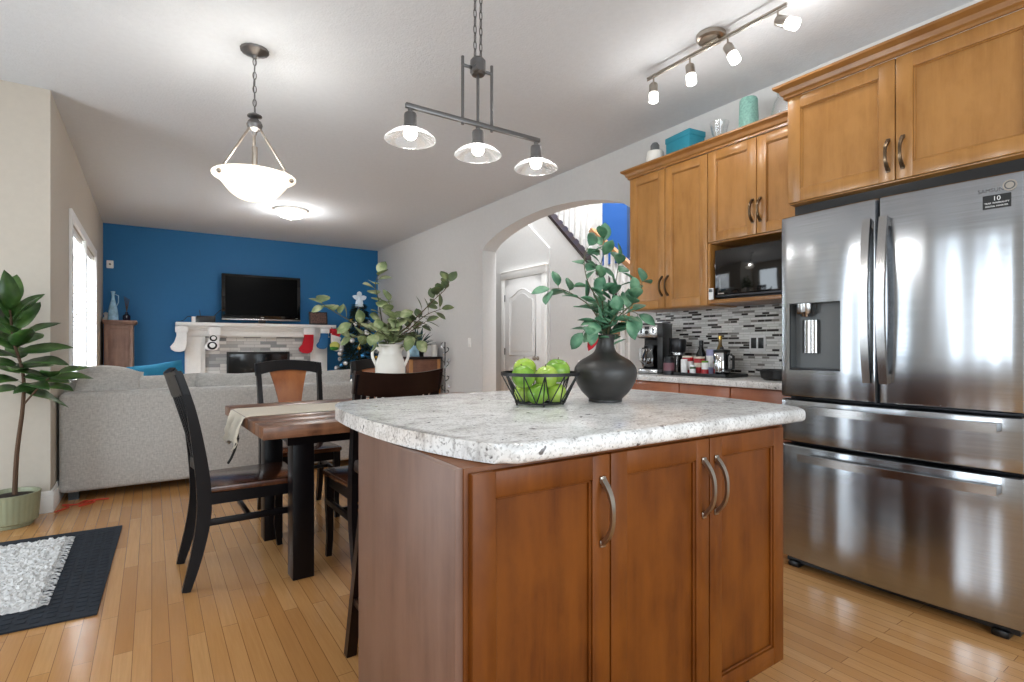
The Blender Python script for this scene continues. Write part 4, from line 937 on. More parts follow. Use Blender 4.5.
def chair(label, loc, rz, style, group='dark dining chairs'):
    # local: faces +y, back at y=-0.22, seat front at +0.22
    t = thing('dining_chair', label, 'chair', loc, rz, group)
    SW = 0.215; SH = 0.465
    mb = MB(); P = [(-SW, 0.215), (-SW+0.02, 0.235), (SW-0.02, 0.235), (SW, 0.215), (SW-0.022, -0.205), (-SW+0.022, -0.205)]
    mb.prism(P[::-1], SH-0.03, SH, 'z', 0.008, 2); st_ = mb.build('seat', M['seat'], t)
    mb = MB(); mb.box(-SW+0.03, SW-0.03, 0.185, 0.205, SH-0.085, SH-0.031); mb.box(-SW+0.03, SW-0.03, -0.20, -0.18, SH-0.085, SH-0.031)
    mb.box(-SW+0.022, -SW+0.042, -0.19, 0.2, SH-0.085, SH-0.031); mb.box(SW-0.042, SW-0.022, -0.19, 0.2, SH-0.085, SH-0.031); mb.build('apron', M['dark'], t)
    for s_ in (-1, 1):
        mb = MB(); x = s_*(SW-0.03)
        mb.strip([(x, 0.195, SH-0.031), (x, 0.20, 0.3), (x, 0.19, 0.12), (x+s_*0.002, 0.205, 0.0)], (1, 0, 0), [0.042, 0.038, 0.03, 0.028], [0.042, 0.038, 0.03, 0.028]); mb.build('leg', M['dark'], t)
        mb = MB(); x = s_*(SW-0.018)
        pts = catmull3([(x, -0.275, 0.0), (x, -0.235, 0.15), (x, -0.205, 0.32), (x, -0.205, 0.47), (x, -0.225, 0.65), (x+s_*0.004, -0.26, 0.85), (x+s_*0.008, -0.305, 1.0)], 4)
        n = len(pts); mb.strip(pts, (1, 0, 0), [0.030]*n, [0.034+0.026*math.sin(PI*min(1, i/(n-1)*1.15)) for i in range(n)]); mb.build('rear_leg', M['dark'], t)
        mb = MB(); mb.box(x-0.009, x+0.009, -0.21, 0.2, 0.285, 0.315, 0.002); mb.build('stretcher', M['dark'], t)
    mb = MB(); mb.box(-SW+0.03, SW-0.03, -0.02, 0.0, 0.29, 0.31, 0.002); mb.build('stretcher', M['dark'], t)
    # top rail, bowed back and slightly arched
    mb = MB(); hgt = 0.085 if style == 'splat' else 0.108; N = 16; rings = []
    for i in range(N+1):
        a = -1+2*i/N; x = a*(SW+0.008); dy = 0.035*(a*a-1); zt = (1.025-0.022*a*a) if style == 'splat' else (0.995+0.018*a*a)
        zb_ = zt-hgt+0.014*(1-a*a)*(1 if style == 'splat' else -0.5)
        yt = -0.307+dy; yb_ = -0.307+dy+0.30*(zt-zb_)
        rings.append([mb.bm.verts.new(v) for v in ((x, yt-0.013, zt), (x, yt+0.013, zt), (x, yb_+0.013, zb_), (x, yb_-0.013, zb_))])
    for A, B in zip(rings[:-1], rings[1:]):
        for j in range(4): mb._face([A[j], A[(j+1) % 4], B[(j+1) % 4], B[j]])
    mb._face(rings[0]); mb._face(rings[-1][::-1]); mb.build('top_rail', M['darkbrown'] if 'broad' in label else M['dark'], t)
    mb = MB(); mb.strip([(-SW+0.02, -0.212, 0.56), (0, -0.235, 0.56), (SW-0.02, -0.212, 0.56)], (0, 0, 1), 0.05, 0.02); mb.build('lower_rail', M['dark'], t)
    if style == 'splat':
        mb = MB(); pts = catmull3([(0, -0.236, 0.56), (0, -0.262, 0.70), (0, -0.295, 0.85), (0, -0.330, 0.965)], 4); n = len(pts)
        mb.strip(pts, (1, 0, 0), [0.10+0.17*(i/(n-1))**1.3 for i in range(n)], 0.014); mb.build('back_splat', M['splat'], t)
    else:
        for k in range(11):
            x = -0.175+0.35*k/10; bow = 0.03*((x/0.2)**2-1)
            mb = MB(); pts = catmull3([(x, -0.205+bow*0.8, 0.56), (x, -0.225+bow, 0.68), (x, -0.290+bow, 0.91)], 4); mb.strip(pts, (1, 0, 0), 0.019, 0.011); mb.build('slat', M['dark'], t)
    return t
chair('dark dining chair at the left end of the table, seen from the side', (0.40, 3.06, 0), -PI/2+0.02, 'slat')
chair('dark dining chair with orange splat on the sofa side near the table runner', (0.82, 3.76, 0), PI+0.02, 'splat')
chair('dark dining chair behind the white pitcher on the sofa side of the table', (1.49, 3.78, 0), PI+0.03, 'splat')
chair('dark dining chair with broad top rail on the island side of the table', (0.98, 2.73, 0), 0.03, 'slat')

sl = thing('bar_stool', 'dark wooden stool tucked under the far side of the island', 'stool', (0.80, 1.79, 0))
b = MB(); b.box(-0.19, 0.17, -0.15, 0.15, 0.665, 0.71, 0.01); b.build('seat', M['darkbrown'], sl)
for (sx_, sy_) in ((-1, -1), (-1, 1), (1, -1), (1, 1)):
    b = MB(); b.strip([(sx_*0.145, sy_*0.115, 0.664), (sx_*0.20, sy_*0.155, 0.0)], (1, 0, 0), 0.036, 0.036); b.build('leg', M['darkbrown'], sl)
for s_ in (-1, 1):
    b = MB(); b.box(s_*0.185-0.012, s_*0.185+0.012, -0.14, 0.14, 0.19, 0.215, 0.003); b.build('rung', M['darkbrown'], sl)
    b = MB(); b.box(-0.18, 0.18, s_*0.135-0.012, s_*0.135+0.012, 0.25, 0.275, 0.003); b.build('rung', M['darkbrown'], sl)

pz = TH+0.0052
pt = thing('white_pitcher', 'white ceramic pitcher with two ear handles on the dining table', 'pitcher', (1.20, 3.10, pz))
b = MB(); pf = [(0, 0), (0.075, 0), (0.082, 0.008), (0.086, 0.05), (0.090, 0.20), (0.088, 0.24), (0.074, 0.285), (0.066, 0.305), (0.068, 0.345), (0.074, 0.358), (0.068, 0.36), (0.060, 0.345), (0.058, 0.305), (0.078, 0.23), (0.078, 0.03), (0, 0.02)]
b.lathe(catmull(pf, 3), 36); b.build('body', M['ceramic'], pt, smooth=60)
for s_ in (-1, 1):
    b = MB(); pts = catmull3([rel(s_*0.064, 0.325), rel(s_*0.085, 0.338), rel(s_*0.106, 0.322), rel(s_*0.108, 0.285), rel(s_*0.094, 0.25), rel(s_*0.085, 0.23)], 4)
    b.tube(pts, 0.009, 8); b.build('handle', M['ceramic'], pt)
pb1 = [[(0, 0, 0.05), rel(-0.02, 0.36), rel(-0.10, 0.44, -0.05), rel(-0.22, 0.50, -0.08), rel(-0.32, 0.56, -0.1), rel(-0.38, 0.60, -0.1)],
       [(0, 0, 0.05), rel(-0.02, 0.36), rel(-0.09, 0.40, 0.02), rel(-0.18, 0.42, 0.05), rel(-0.25, 0.40, 0.05)],
       [(0, 0, 0.05), rel(-0.01, 0.36), rel(-0.05, 0.50, 0.0), rel(-0.07, 0.62), rel(-0.09, 0.72), rel(-0.07, 0.79)],
       [(0, 0, 0.05), rel(0.0, 0.36), rel(0.0, 0.46, -0.04), rel(0.01, 0.56, -0.05), rel(0.0, 0.62, -0.04)],
       [(0, 0, 0.05), rel(0.01, 0.36), rel(0.04, 0.44, -0.07), rel(0.06, 0.50, -0.1), rel(0.08, 0.52, -0.1)],
       [(0, 0, 0.05), rel(0.0, 0.36, 0.02), rel(-0.02, 0.42, -0.07), rel(-0.04, 0.44, -0.12), rel(-0.05, 0.42, -0.15)],
       [(0, 0, 0.05), rel(0.01, 0.36, 0.02), rel(0.07, 0.41, -0.02), rel(0.12, 0.42, -0.04), rel(0.17, 0.38, -0.05)]]
branch_plant('eucalyptus_branches', 'pale green eucalyptus branches spreading from the white pitcher', 'branches', (1.20, 3.10, pz), pb1, M['leafeuc'], M['greenstem'], 0.085, 0.075, 0.005, per=0.024, skip=0.42, fold=0.12, droop=0.25, seed=11)
pb2 = [[(0, 0.01, 0.05), rel(0.02, 0.36), rel(0.10, 0.47, 0.03), rel(0.19, 0.56, 0.03), rel(0.26, 0.63, 0.02), rel(0.33, 0.69), rel(0.36, 0.74)],
       [(0, 0.01, 0.05), rel(0.02, 0.36), rel(0.10, 0.45, 0.06), rel(0.20, 0.54, 0.08), rel(0.30, 0.58, 0.08)],
       [(0, 0.01, 0.05), rel(0.02, 0.36), rel(0.10, 0.42, 0.0), rel(0.17, 0.47, 0.0), rel(0.22, 0.50)]]
branch_plant('olive_branches', 'darker olive sprays leaning right out of the white pitcher', 'branches', (1.20, 3.10, pz), pb2, M['leafdark'], M['stem'], 0.078, 0.058, 0.005, per=0.022, skip=0.42, fold=0.12, droop=0.25, seed=3)

# ------------------------------------------------------------------ left foreground: plant, rugs
pp = thing('fiddle_leaf_fig', 'fiddle leaf fig with dark leaves in a ribbed sage pot by the wall', 'plant', (-0.735, 4.535, 0))
b = MB(); b.lathe([(0, 0), (0.108, 0), (0.112, 0.006), (0.112, 0.02), (0.132, 0.03), (0.144, 0.19), (0.146, 0.205), (0.136, 0.205), (0.130, 0.18), (0.12, 0.18), (0, 0.18)], 96, ribs=32, amp=0.012); b.build('pot', M['pot'], pp)
b = MB(); b.lathe([(0.129, 0.179), (0.08, 0.19), (0, 0.192)], 24); b.build('soil', M['soil'], pp)
random.seed(21)
b = MB(); trunk = catmull3([(0.02, 0, 0.19), (0.03, 0, 0.45), (0.06, -0.01, 0.75), (0.06, -0.01, 0.95), (0.02, -0.02, 1.15), (0.0, -0.02, 1.35)], 5); b.tube(trunk, [0.014-0.008*i/25 for i in range(len(trunk))], 8)
tr2 = catmull3([(0.06, -0.01, 0.75), (0.13, -0.03, 0.85), (0.19, -0.05, 0.92)], 4); b.tube(tr2, 0.006, 6)
b.build('trunk', M['stem'], pp)
b = MB()
def figleaf(p, az, el, L):
    d = Vector((math.cos(az)*math.cos(el), math.sin(az)*math.cos(el), math.sin(el)))
    if abs(d.y) > 0 and p[1]+d.y*L > 0.17: d.y = max(0.0, (0.17-p[1])/L)*0.8
    L *= 1.02; el2 = 0; b.leaf(Vector(p)+d*0.01, d, Vector((0.15, -0.5, 1)), L, L*0.46, 0.22, 0.22, 0.8, 8, 0.08)
for k in range(30):
    f = k/29; z = 0.84+0.52*f; x = 0.05 if z < 1.0 else 0.05-0.05*(z-1.0)/0.35
    figleaf((x, -0.015, z), k*2.4+0.5, -0.15+1.25*f+random.uniform(-0.2, 0.3), (0.27-0.04*f)*random.uniform(0.85, 1.12))
for a in (-0.4, -1.4, 0.15, -2.4): figleaf((0.19, -0.05, 0.92), a, random.uniform(-0.1, 0.5), 0.21)
for a in (-0.7, -2.0): figleaf((0.15, -0.03, 0.87), a, 0.05, 0.2)
for v in b.bm.verts:
    if v.co.y > 0.08: v.co.y = min(0.19, 0.08+(v.co.y-0.08)*0.5)
b.build('foliage', M['leaffig'], pp, solid=0.0008)

b = MB(); b.prism([(-0.19, 2.82), (-0.152, 4.12), (-1.05, 4.16), (-1.09, 2.86)], 0.001, 0.008, 'z'); rg = b.build('floor_mat', M['rug'], None); tag(rg, 'dark charcoal rubber floor mat on the wood floor', 'mat')
b = MB(); import itertools
for i in range(18):
    for j in range(26):
        x = -0.205-0.047*i; y = 2.87+0.048*j+(0.024 if i % 2 else 0)
        if y < 4.09: b.box(x-0.017, x+0.017, y-0.012, y+0.012, 0.008, 0.0105, 0.002, 1)
b.build('weave_pattern', M['rug'], rg)
tagd = MB(); random.seed(4)
NX, NYY = 60, 110; rows = []
for i in range(NX+1):
    row = []
    for j in range(NYY+1):
        x = -1.0+0.60*i/NX; y = 3.01+1.0*j/NYY; edge = i in (0, NX) or j in (0, NYY)
        z = 0.013 if edge else 0.022+random.uniform(-0.006, 0.010)
        jx = random.uniform(-0.006, 0.006)*(2.2 if edge else 1)
        row.append(tagd.bm.verts.new((x+jx, y+random.uniform(-0.004, 0.004)*(2.2 if edge else 1), z)))
    rows.append(row)
for A, B in zip(rows[:-1], rows[1:]):
    for j in range(NYY): tagd._face([A[j], B[j], B[j+1], A[j+1]])
bb = [rows[i][0] for i in range(NX+1)]+[rows[NX][j] for j in range(1, NYY+1)]+[rows[i][NYY] for i in range(NX-1, -1, -1)]+[rows[0][j] for j in range(NYY-1, 0, -1)]
lo = [tagd.bm.verts.new((v.co.x, v.co.y, 0.0112)) for v in bb]
for i in range(len(bb)): k = (i+1) % len(bb); tagd._face([bb[i], bb[k], lo[k], lo[i]])
tagd._face(lo[::-1])
sg = tagd.build('shag_rug', M['shag'], None, smooth=0); tag(sg, 'small white shag rug lying on the dark floor mat', 'rug')
b = MB()
for k in range(46):
    y = 3.01+1.0*k/45+random.uniform(-0.006, 0.006); b.tube([(-0.402, y, 0.017), (-0.385, y+random.uniform(-0.012, 0.012), 0.018), (-0.370, y+random.uniform(-0.02, 0.02), 0.0135)], 0.0035, 5)
b.build('fringe', M['shag'], sg)
b = MB(); pts = [(-0.54, 4.70, 0.007), (-0.48, 4.80, 0.007), (-0.52, 4.88, 0.007), (-0.44, 4.84, 0.008), (-0.40, 4.92, 0.007), (-0.34, 4.86, 0.007), (-0.42, 4.78, 0.008), (-0.36, 4.90, 0.009), (-0.26, 4.90, 0.007)]
b.tube(catmull3(pts, 6), 0.0055, 6); o = b.build('tinsel_cord', M['redcord'], None); tag(o, 'tangled red tinsel cord on the floor at the wall corner', 'tinsel')

# ------------------------------------------------------------------ sofa
sf = thing('sofa', 'light grey upholstered sofa seen from behind', 'sofa', (-0.555, 4.98, 0))
SL = 2.40
b = MB(); b.box(0, SL, 0, 0.20, 0.06, 0.785, 0.035, 4); b.build('back', M['sofa'], sf)
b = MB(); b.box(0.02, SL-0.02, 0.20, 0.98, 0.06, 0.30, 0.02, 3); b.build('base', M['sofa'], sf)
for x in (0.0, SL-0.2): b = MB(); b.box(x, x+0.2, 0.2, 1.0, 0.06, 0.64, 0.04, 4); b.build('armrest', M['sofa'], sf)
for k in range(3):
    w = (SL-0.42)/3; x = 0.21+k*w
    b = MB(); b.box(x, x+w-0.006, 0.36, 0.99, 0.30, 0.46, 0.04, 4); b.build('seat_cushion', M['sofa'], sf)
    b = MB(); b.pillow(w*1.06, 0.46, 0.28, T((x+w/2, 0.335, 0.665), -0.18, 0, 0)); b.build('back_cushion', M['cushion'], sf)
for (x, y) in ((0.08, 0.08), (SL-0.08, 0.08), (0.08, 0.9), (SL-0.08, 0.9)): b = MB(); b.box(x-0.03, x+0.03, y-0.03, y+0.03, 0, 0.062); b.build('leg', M['black'], sf)
b = MB(); b.pillow(0.44, 0.36, 0.26, T((-0.27, 5.27, 0.83), -0.95, 0.12, 0.1), p=0.7); o = b.build('throw_pillow', M['cushion'], None); tag(o, 'plump pale grey pillow slumped on the left end of the sofa back', 'pillow')
b = MB(); b.pillow(0.40, 0.34, 0.14, T((-0.36, 5.46, 0.74), -0.5, -0.25, 0.5)); o = b.build('throw_pillow', M['cushion'], None); tag(o, 'smaller grey pillow by the window at the end of the sofa', 'pillow')
b = MB(); b.pillow(0.42, 0.36, 0.15, T((0.05, 5.72, 0.80), -0.3, -0.14, 0.1)); o = b.build('throw_pillow', M['bluepillow'], None); tag(o, 'teal blue pillow behind the sofa back below the blue wall', 'pillow')

# ------------------------------------------------------------------ far living room
lc = thing('wooden_cabinet', 'narrow weathered brown cabinet in the left corner by the blue wall', 'cabinet', (-0.54, 8.95, 0))
b = MB(); b.box(0.01, 0.33, 0.01, 0.46, 0.06, 1.44, 0.004); b.box(0.0, 0.34, 0.0, 0.47, 0, 0.06, 0.004); b.build('body', M['walnut'], lc)
b = MB(); b.box(-0.012, 0.372, -0.02, 0.48, 1.44, 1.475, 0.006); b.box(0.0, 0.352, -0.008, 0.47, 1.42, 1.44, 0.004); b.build('top', M['walnut'], lc)
shaker('side_panel', M['walnut'], lc, 0.01, 0.33, 0.08, 1.41, y=0.012, fr=0.045)
LZ = 1.476
fg = thing('blue_bottle', 'pale blue and white ceramic bottle on the corner cabinet', 'bottle', (-0.44, 9.12, LZ))
b = MB(); b.lathe(catmull([(0, 0), (0.055, 0), (0.062, 0.02), (0.05, 0.15), (0.03, 0.25), (0.018, 0.30), (0.017, 0.36), (0.026, 0.385), (0.022, 0.40), (0, 0.40)], 3), 24); b.build('body', M['lightblue'], fg)
b = MB(); b.strip([(0.018, 0, 0.36), (0.06, 0, 0.34), (0.06, 0, 0.25), (0.04, 0, 0.2)], (0, 1, 0), 0.014, 0.01); b.build('handle', M['lightblue'], fg)
df = thing('reed_diffuser', 'dark reed diffuser bottle next to the pale blue bottle', 'diffuser', (-0.29, 9.13, LZ))
b = MB(); b.lathe([(0, 0), (0.04, 0), (0.045, 0.01), (0.045, 0.07), (0.018, 0.095), (0.018, 0.12), (0, 0.12)], 20); b.build('bottle', plain('dark violet glass', (34, 24, 44), 0.1), df)
for k in range(5): b = MB(); b.tube([(0, 0, 0.11), (-0.03+0.015*k, 0.01*(k % 2), 0.34-0.01*k)], 0.003, 5); b.build('reed', M['stem'], df)
o = MB(); o.lathe(catmull([(0, 0), (0.03, 0), (0.035, 0.03), (0.02, 0.06), (0.03, 0.10), (0, 0.12)], 3), 16); o = o.build('white_figurine', M['ceramic'], None, (-0.525, 9.25, LZ)); tag(o, 'tiny white ornament at the left edge of the corner cabinet', 'figurine')
sn = MB(); sn.box(-0.04, 0.04, -0.03, 0, -0.055, 0.055, 0.008); sn = sn.build('motion_sensor', M['white'], None, (-0.49, 9.45, 2.28)); tag(sn, 'small white motion sensor high in the blue wall corner', 'sensor')
b = MB(); b.lathe([(0, 0), (0.014, 0), (0.01, 0.006), (0, 0.008)], 12, mat=T((0, -0.03, 0.0), PI/2, 0, 0)); b.build('lens', M['grey'], sn)

fp = thing('fireplace', 'white fireplace surround with grey stacked tile and black firebox', 'fireplace', (1.44, 9.45, 0))
b = MB()
for (hw, d, z0, z1) in ((1.15, 0.29, 1.425, 1.478), (1.11, 0.25, 1.395, 1.425), (1.08, 0.215, 1.36, 1.395), (1.05, 0.19, 1.285, 1.36), (1.065, 0.20, 1.27, 1.285)): b.box(-hw, hw, -d, 0, z0, z1, 0.006)
b.build('mantel', M['white'], fp)
for s_ in (-1, 1):
    b = MB(); x0, x1 = (-1.03, -0.77) if s_ < 0 else (0.77, 1.03)
    b.box(x0, x1, -0.17, 0, 0, 1.27, 0.004); b.box(x0-0.015, x1+0.015, -0.185, 0, 0, 0.16, 0.005); b.box(x0+0.05, x1-0.05, -0.182, -0.168, 0.24, 1.18, 0.004); b.build('pilaster', M['white'], fp)
b = MB()
for (x0, x1, z0, z1) in ((-0.77, -0.48, 0, 1.27), (0.44, 0.77, 0, 1.27), (-0.48, 0.44, 1.035, 1.27), (-0.48, 0.44, 0, 0.35)): b.box(x0, x1, -0.12, 0, z0, z1)
b.build('tile_surround', M['stone'], fp)
b = MB(); b.box(-0.48, 0.44, -0.06, 0, 0.35, 1.035); b.build('firebox', M['firebox'], fp)
b = MB()
for (x0, x1, z0, z1) in ((-0.48, -0.455, 0.35, 1.035), (0.415, 0.44, 0.35, 1.035), (-0.455, 0.415, 1.0, 1.035), (-0.455, 0.415, 0.35, 0.39)): b.box(x0, x1, -0.13, -0.06, z0, z1, 0.003)
b.build('firebox_frame', M['black'], fp)
b = MB(); b.box(-0.455, 0.415, -0.10, -0.094, 0.39, 1.0); b.build('glass_door', M['blackgloss'], fp)
MZ = 1.4785
tv = thing('television', 'black flat screen television standing on the mantel', 'television', (1.46, 9.30, MZ))
b = MB(); b.box(-0.575, 0.575, -0.035, 0.035, 0.06, 0.765, 0.008); b.build('cabinet', M['blackgloss'], tv)
b = MB(); b.box(-0.525, 0.525, -0.037, -0.034, 0.125, 0.73); b.build('screen', M['screen'], tv)
b = MB(); b.box(-0.575, 0.575, -0.042, -0.03, 0.05, 0.075, 0.004); b.build('speaker_strip', M['steelbar'], tv)
b = MB(); b.box(-0.022, 0.022, -0.0375, -0.035, 0.093, 0.103); b.box(0.50, 0.53, -0.0375, -0.035, 0.093, 0.099); b.build('logo_mark', M['nickel'], tv)
b = MB(); b.box(-0.05, 0.05, -0.02, 0.03, 0.01, 0.07); b.prism([(0.30*math.cos(a), 0.09*math.sin(a)) for a in [2*PI*i/24 for i in range(24)]], 0, 0.016, 'z', 0.004, 1); b.build('stand', M['black'], tv)
cbx = thing('cable_box', 'small black set-top box with wires at the left of the mantel', 'box', (0.66, 9.30, MZ))
b = MB(); b.box(-0.11, 0.14, -0.08, 0.08, 0.008, 0.10, 0.006); b.box(-0.09, 0.12, -0.06, 0.06, 0, 0.01); b.build('case', M['black'], cbx)
b = MB(); b.tube(catmull3([(0.13, 0.05, 0.10), (0.2, 0.08, 0.18), (0.28, 0.06, 0.25), (0.34, 0.05, 0.32)], 5), 0.006, 6); b.build('cable', M['black'], cbx)
b = MB(); b.tube(catmull3([(-0.11, 0, 0.05), (-0.2, 0.02, 0.09), (-0.27, 0, 0.03), (-0.34, 0.03, 0.006)], 5), 0.005, 6); b.build('cable', M['black'], cbx)
b = MB(); b.tube([(-0.05, 0.05, 0.10), (-0.06, 0.05, 0.19)], 0.005, 6); b.build('cable', M['black'], cbx)
o = MB(); o.box(-0.025, 0.025, -0.03, 0.03, 0, 0.085, 0.006); o = o.build('adapter', M['labelwhite'], None, (0.515, 9.24, MZ)); tag(o, 'small white adapter block beside the set-top box', 'adapter')
ph = thing('photo_frame', 'dark framed colourful photo leaning on the right of the mantel', 'picture frame', (2.36, 9.33, MZ))
m_ = T((0, 0, 0.006), -0.15, 0, 0)
b = MB(); b.box(-0.17, 0.13, -0.012, 0.008, 0, 0.22, 0.003, mat=m_); b.build('frame', M['black'], ph)
b = MB(); b.box(-0.15, 0.11, -0.015, -0.011, 0.02, 0.20, mat=m_); b.build('picture', M['charm'], ph)
def stocking(label, x, y, s, mats, flip=1, cuff=0.075, z=1.40, deco=None):
    t = thing('christmas_stocking', label, 'stocking', (x, y, z), 0, 'stockings hung from the mantel')
    outl = [(-0.065, 0), (0.065, 0), (0.06, -0.16), (0.055, -0.22), (0.05, -0.29), (0.03, -0.33), (-0.02, -0.345), (-0.08, -0.34), (-0.125, -0.31), (-0.135, -0.27), (-0.11, -0.235), (-0.07, -0.2), (-0.062, -0.12)]
    pl = [(flip*a*s, c*s) for a, c in outl]
    if flip < 0: pl = pl[::-1]
    mb = MB(); mb.prism(pl, -0.03, 0.03, 'y', 0.014, 2); mb.build('sock', M[mats[0]], t)
    mb = MB(); mb.box(-0.078*s, 0.078*s, -0.036, 0.036, -cuff*s, 0.012, 0.012, 2); mb.build('cuff', M[mats[1]], t)
    mb = MB(); mb.tube([(0.05*s*flip, 0, 0.01), (0.055*s*flip, 0.01, 0.04), (0.04*s*flip, 0, 0.012)], 0.004, 6); mb.build('loop', M[mats[1]], t)
    if deco: deco(t, s)
    return t
SY = 9.11
stocking('plain white stocking hanging at the left end of the mantel', 0.36, 9.10, 1.05, ('whitefelt', 'whitefelt'), 1)
def pengu(t, s):
    for (x, z, r) in ((-0.02, -0.16, 0.05), (-0.035, -0.27, 0.065)):
        mb = MB(); mb.sphere((x, -0.03, z), r, (1, 0.35, 0.9)); mb.build('black_patch', M['blackfelt'], t)
        mb = MB(); mb.sphere((x, -0.045, z+0.004), r*0.62, (1, 0.3, 0.9)); mb.build('white_patch', M['whitefelt'], t)
stocking('white stocking with black round patches hanging left of the tiles', 0.78, 9.10, 1.0, ('whitefelt', 'whitefelt'), 1, 0.11, deco=pengu)
stocking('red stocking with white cuff hanging right of the firebox', 2.13, 9.10, 1.15, ('red', 'whitefelt'), 1, 0.08)
def patch(t, s):
    mb = MB(); mb.sphere((-0.01, -0.03, -0.27), 0.085, (1, 0.35, 0.8)); mb.build('yellow_patch', M['yellowfelt'], t)
    mb = MB(); mb.sphere((-0.02, -0.036, -0.31), 0.075, (1, 0.35, 0.55)); mb.build('green_patch', M['greenfelt'], t)
    mb = MB(); mb.box(-0.04, 0.10, -0.05, -0.02, -0.10, -0.03, 0.01, mat=T((0, 0, 0), 0, 0.3, 0)); mb.build('red_patch', M['red'], t)
    mb = MB(); mb.box(-0.02, 0.13, -0.055, -0.02, -0.14, -0.10, 0.01, mat=T((0, 0, 0), 0, 0.3, 0)); mb.build('white_trim', M['whitefelt'], t)
stocking('white and red stocking with yellow and green patches at the right end of the mantel', 2.55, 9.10, 1.05, ('whitefelt', 'red'), -1, 0.06, deco=patch)
stocking('blue stocking with white cuff half behind the patterned one', 2.385, 9.13, 0.95, ('bluefelt', 'whitefelt'), 1, 0.07)

ct = thing('christmas_tree', 'dark decorated christmas tree in the far right corner', 'christmas tree', (2.72, 8.35, 0))
random.seed(9); b = MB()
for k in range(2600):
    f = random.random()**0.75; z = 0.28+1.50*(1-f); rmax = 0.05+0.47*f
    a = random.random()*2*PI; r = rmax*random.uniform(0.55, 1.0)
    d = Vector((math.cos(a), math.sin(a), random.uniform(-0.35, 0.25)))
    b.leaf((r*0.7*math.cos(a), r*0.7*math.sin(a), z), d, (0, 0, 1), 0.11, 0.028, 0.5, 0.2, n=3)
b.build('needles', M['fir'], ct)
b = MB(); b.tube([(0, 0, 0.0), (0, 0, 1.76)], [0.035, 0.008], 8); b.lathe([(0, 0), (0.2, 0), (0.2, 0.03), (0.05, 0.08), (0, 0.08)], 20); b.build('trunk', M['stem'], ct)
b = MB(); b.lathe([(0.07, 0), (0.055, 0.09), (0.03, 0.16), (0.03, 0.17), (0.04, 0.2), (0.03, 0.235), (0, 0.25)], 16, (0, 0, 1.74)); b.leaf((0.0, -0.02, 1.86), (1, -0.2, 0.5), (0, -1, 0.2), 0.12, 0.08); b.leaf((0.0, -0.02, 1.86), (-1, -0.2, 0.5), (0, -1, 0.2), 0.12, 0.08); b.build('topper', plain('icy white angel', (206, 220, 232), 0.5), ct)
for k in range(44):
    f = 0.12+0.85*((k+0.5)/44); z = 0.28+1.50*(1-f); r = (0.05+0.47*f)*0.98; a = -PI/2-0.4+1.9*math.sin(k*2.4)
    mb = MB(); q = random.choice((0.03, 0.036, 0.042)); mb.sphere((r*math.cos(a), r*math.sin(a), z), q, u=12, v=8); mb.build('bauble', M[('silver', 'bluebauble', 'gold', 'silver', 'whitefelt')[k % 5]], ct)

ch = thing('wooden_chest', 'small reddish brown wooden chest against the right wall', 'chest', (2.90, 6.80, 0))
b = MB(); b.box(0, 0.47, 0, 0.34, 0.05, 0.94, 0.004); b.build('body', M['chest'], ch)
b = MB(); b.box(-0.02, 0.49, -0.02, 0.36, 0.94, 0.975, 0.006); b.build('top', M['darkbrown'], ch)
b = MB(); b.box(-0.004, 0.055, -0.006, 0.0, 0.05, 0.94, 0.003); b.box(0.42, 0.47, -0.006, 0.0, 0.05, 0.94, 0.003); b.build('corner_post', M['oak'], ch)
for x in (0.03, 0.44):
    for y in (0.03, 0.31): b = MB(); b.box(x-0.025, x+0.025, y-0.025, y+0.025, 0, 0.05); b.build('leg', M['darkbrown'], ch)
QZ = 0.9755
sp = thing('spiky_plant', 'spiky teal green plant in a dark pot on the reddish chest', 'plant', (3.10, 6.95, QZ))
b = MB(); b.lathe([(0, 0), (0.075, 0), (0.095, 0.12), (0.1, 0.13), (0.09, 0.13), (0.08, 0.11), (0, 0.11)], 20); b.build('pot', M['black'], sp)
random.seed(31); b = MB()
for k in range(34):
    a = random.random()*2*PI; el = random.uniform(0.35, 1.4); d = Vector((math.cos(a)*math.cos(el), math.sin(a)*math.cos(el), math.sin(el))); b.leaf((0.02*math.cos(a), 0.02*math.sin(a), 0.11), d, (0, 0, 1), random.uniform(0.24, 0.38), 0.035, 0.3, 0.25, 0.7)
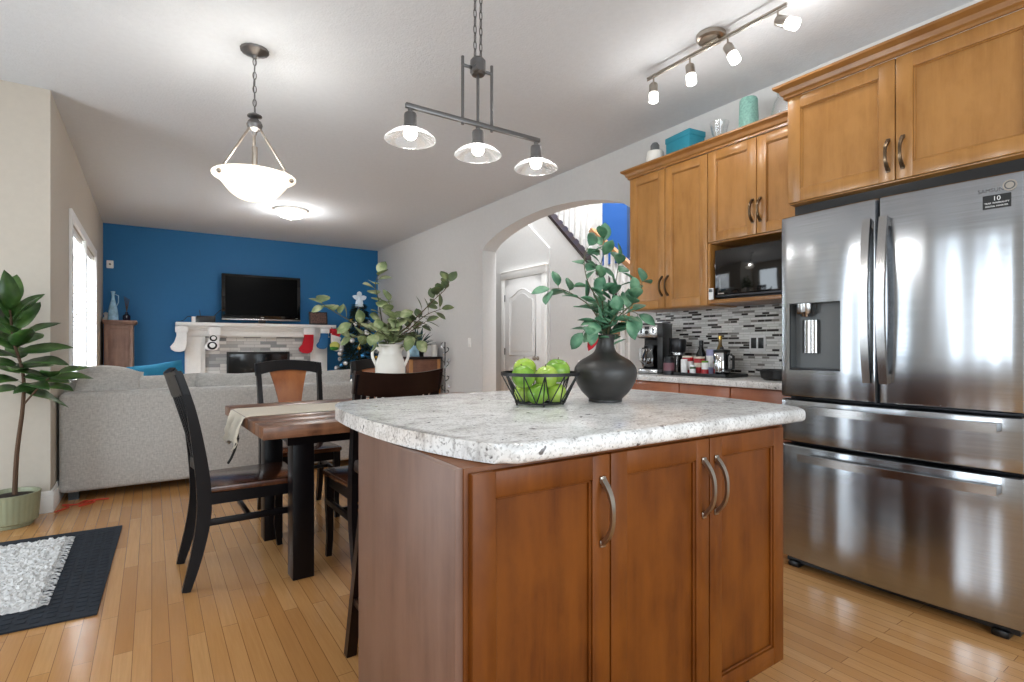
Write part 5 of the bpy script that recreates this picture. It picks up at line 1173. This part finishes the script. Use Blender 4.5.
for v in b.bm.verts: v.co.x = min(v.co.x, 0.30)
b.build('foliage', M['leafsucc'], sp, solid=0.001)
cd = thing('pillar_candle', 'white pillar candle at the right of the chest top', 'candle', (3.325, 6.9, QZ))
b = MB(); b.lathe([(0, 0), (0.042, 0), (0.042, 0.17), (0.03, 0.172), (0, 0.165)], 20); b.build('wax', M['ceramic'], cd)
b = MB(); b.tube([(0, 0, 0.165), (0, 0, 0.182)], 0.002, 5); b.build('wick', M['black'], cd)
o = MB(); o.pillow(0.16, 0.16, 0.06, T((0, 0, 0.078), -0.1, 0, 0)); o = o.build('blue_ornament', M['lightblue'], None, (2.985, 6.835, QZ)); tag(o, 'pale blue cloth ornament at the left of the chest top', 'ornament')
cs = thing('floor_candelabra', 'tall openwork dark metal stand with pale crystals beside the chest', 'stand', (3.33, 6.58, 0))
b = MB(); b.lathe([(0, 0), (0.07, 0), (0.07, 0.015), (0.015, 0.03), (0, 0.03)], 20); b.tube([(0, 0, 0.02), (0, 0, 1.18)], 0.008, 8); b.build('pole', M['blackwire'], cs)
b = MB()
for k in range(14):
    z = 0.25+k*0.065; a = k*2.1
    pts = [(0, 0, z), (0.045*math.cos(a), 0.045*math.sin(a), z+0.025), (0.06*math.cos(a), 0.06*math.sin(a), z+0.06), (0.03*math.cos(a), 0.03*math.sin(a), z+0.075)]
    b.tube(catmull3(pts, 4), 0.006, 6)
b.build('scrollwork', M['blackwire'], cs)
for k in range(10):
    z = 0.30+k*0.09; a = k*1.7+0.4; b = MB(); b.sphere((0.055*math.cos(a), 0.055*math.sin(a), z), 0.019, (1, 1, 1.3), 8, 6); b.build('crystal', M['silver'], cs)
sw = thing('light_switch', 'white light switch plate on the grey wall left of the arch', 'switch', (3.42, 6.05, 1.17), WALLROT)
b = MB(); b.box(-0.038, 0.038, -0.006, 0, -0.06, 0.06, 0.002); b.build('plate', M['white'], sw)
b = MB(); b.box(-0.012, 0.012, -0.011, -0.006, -0.025, 0.025, 0.002); b.build('toggle', M['white'], sw)
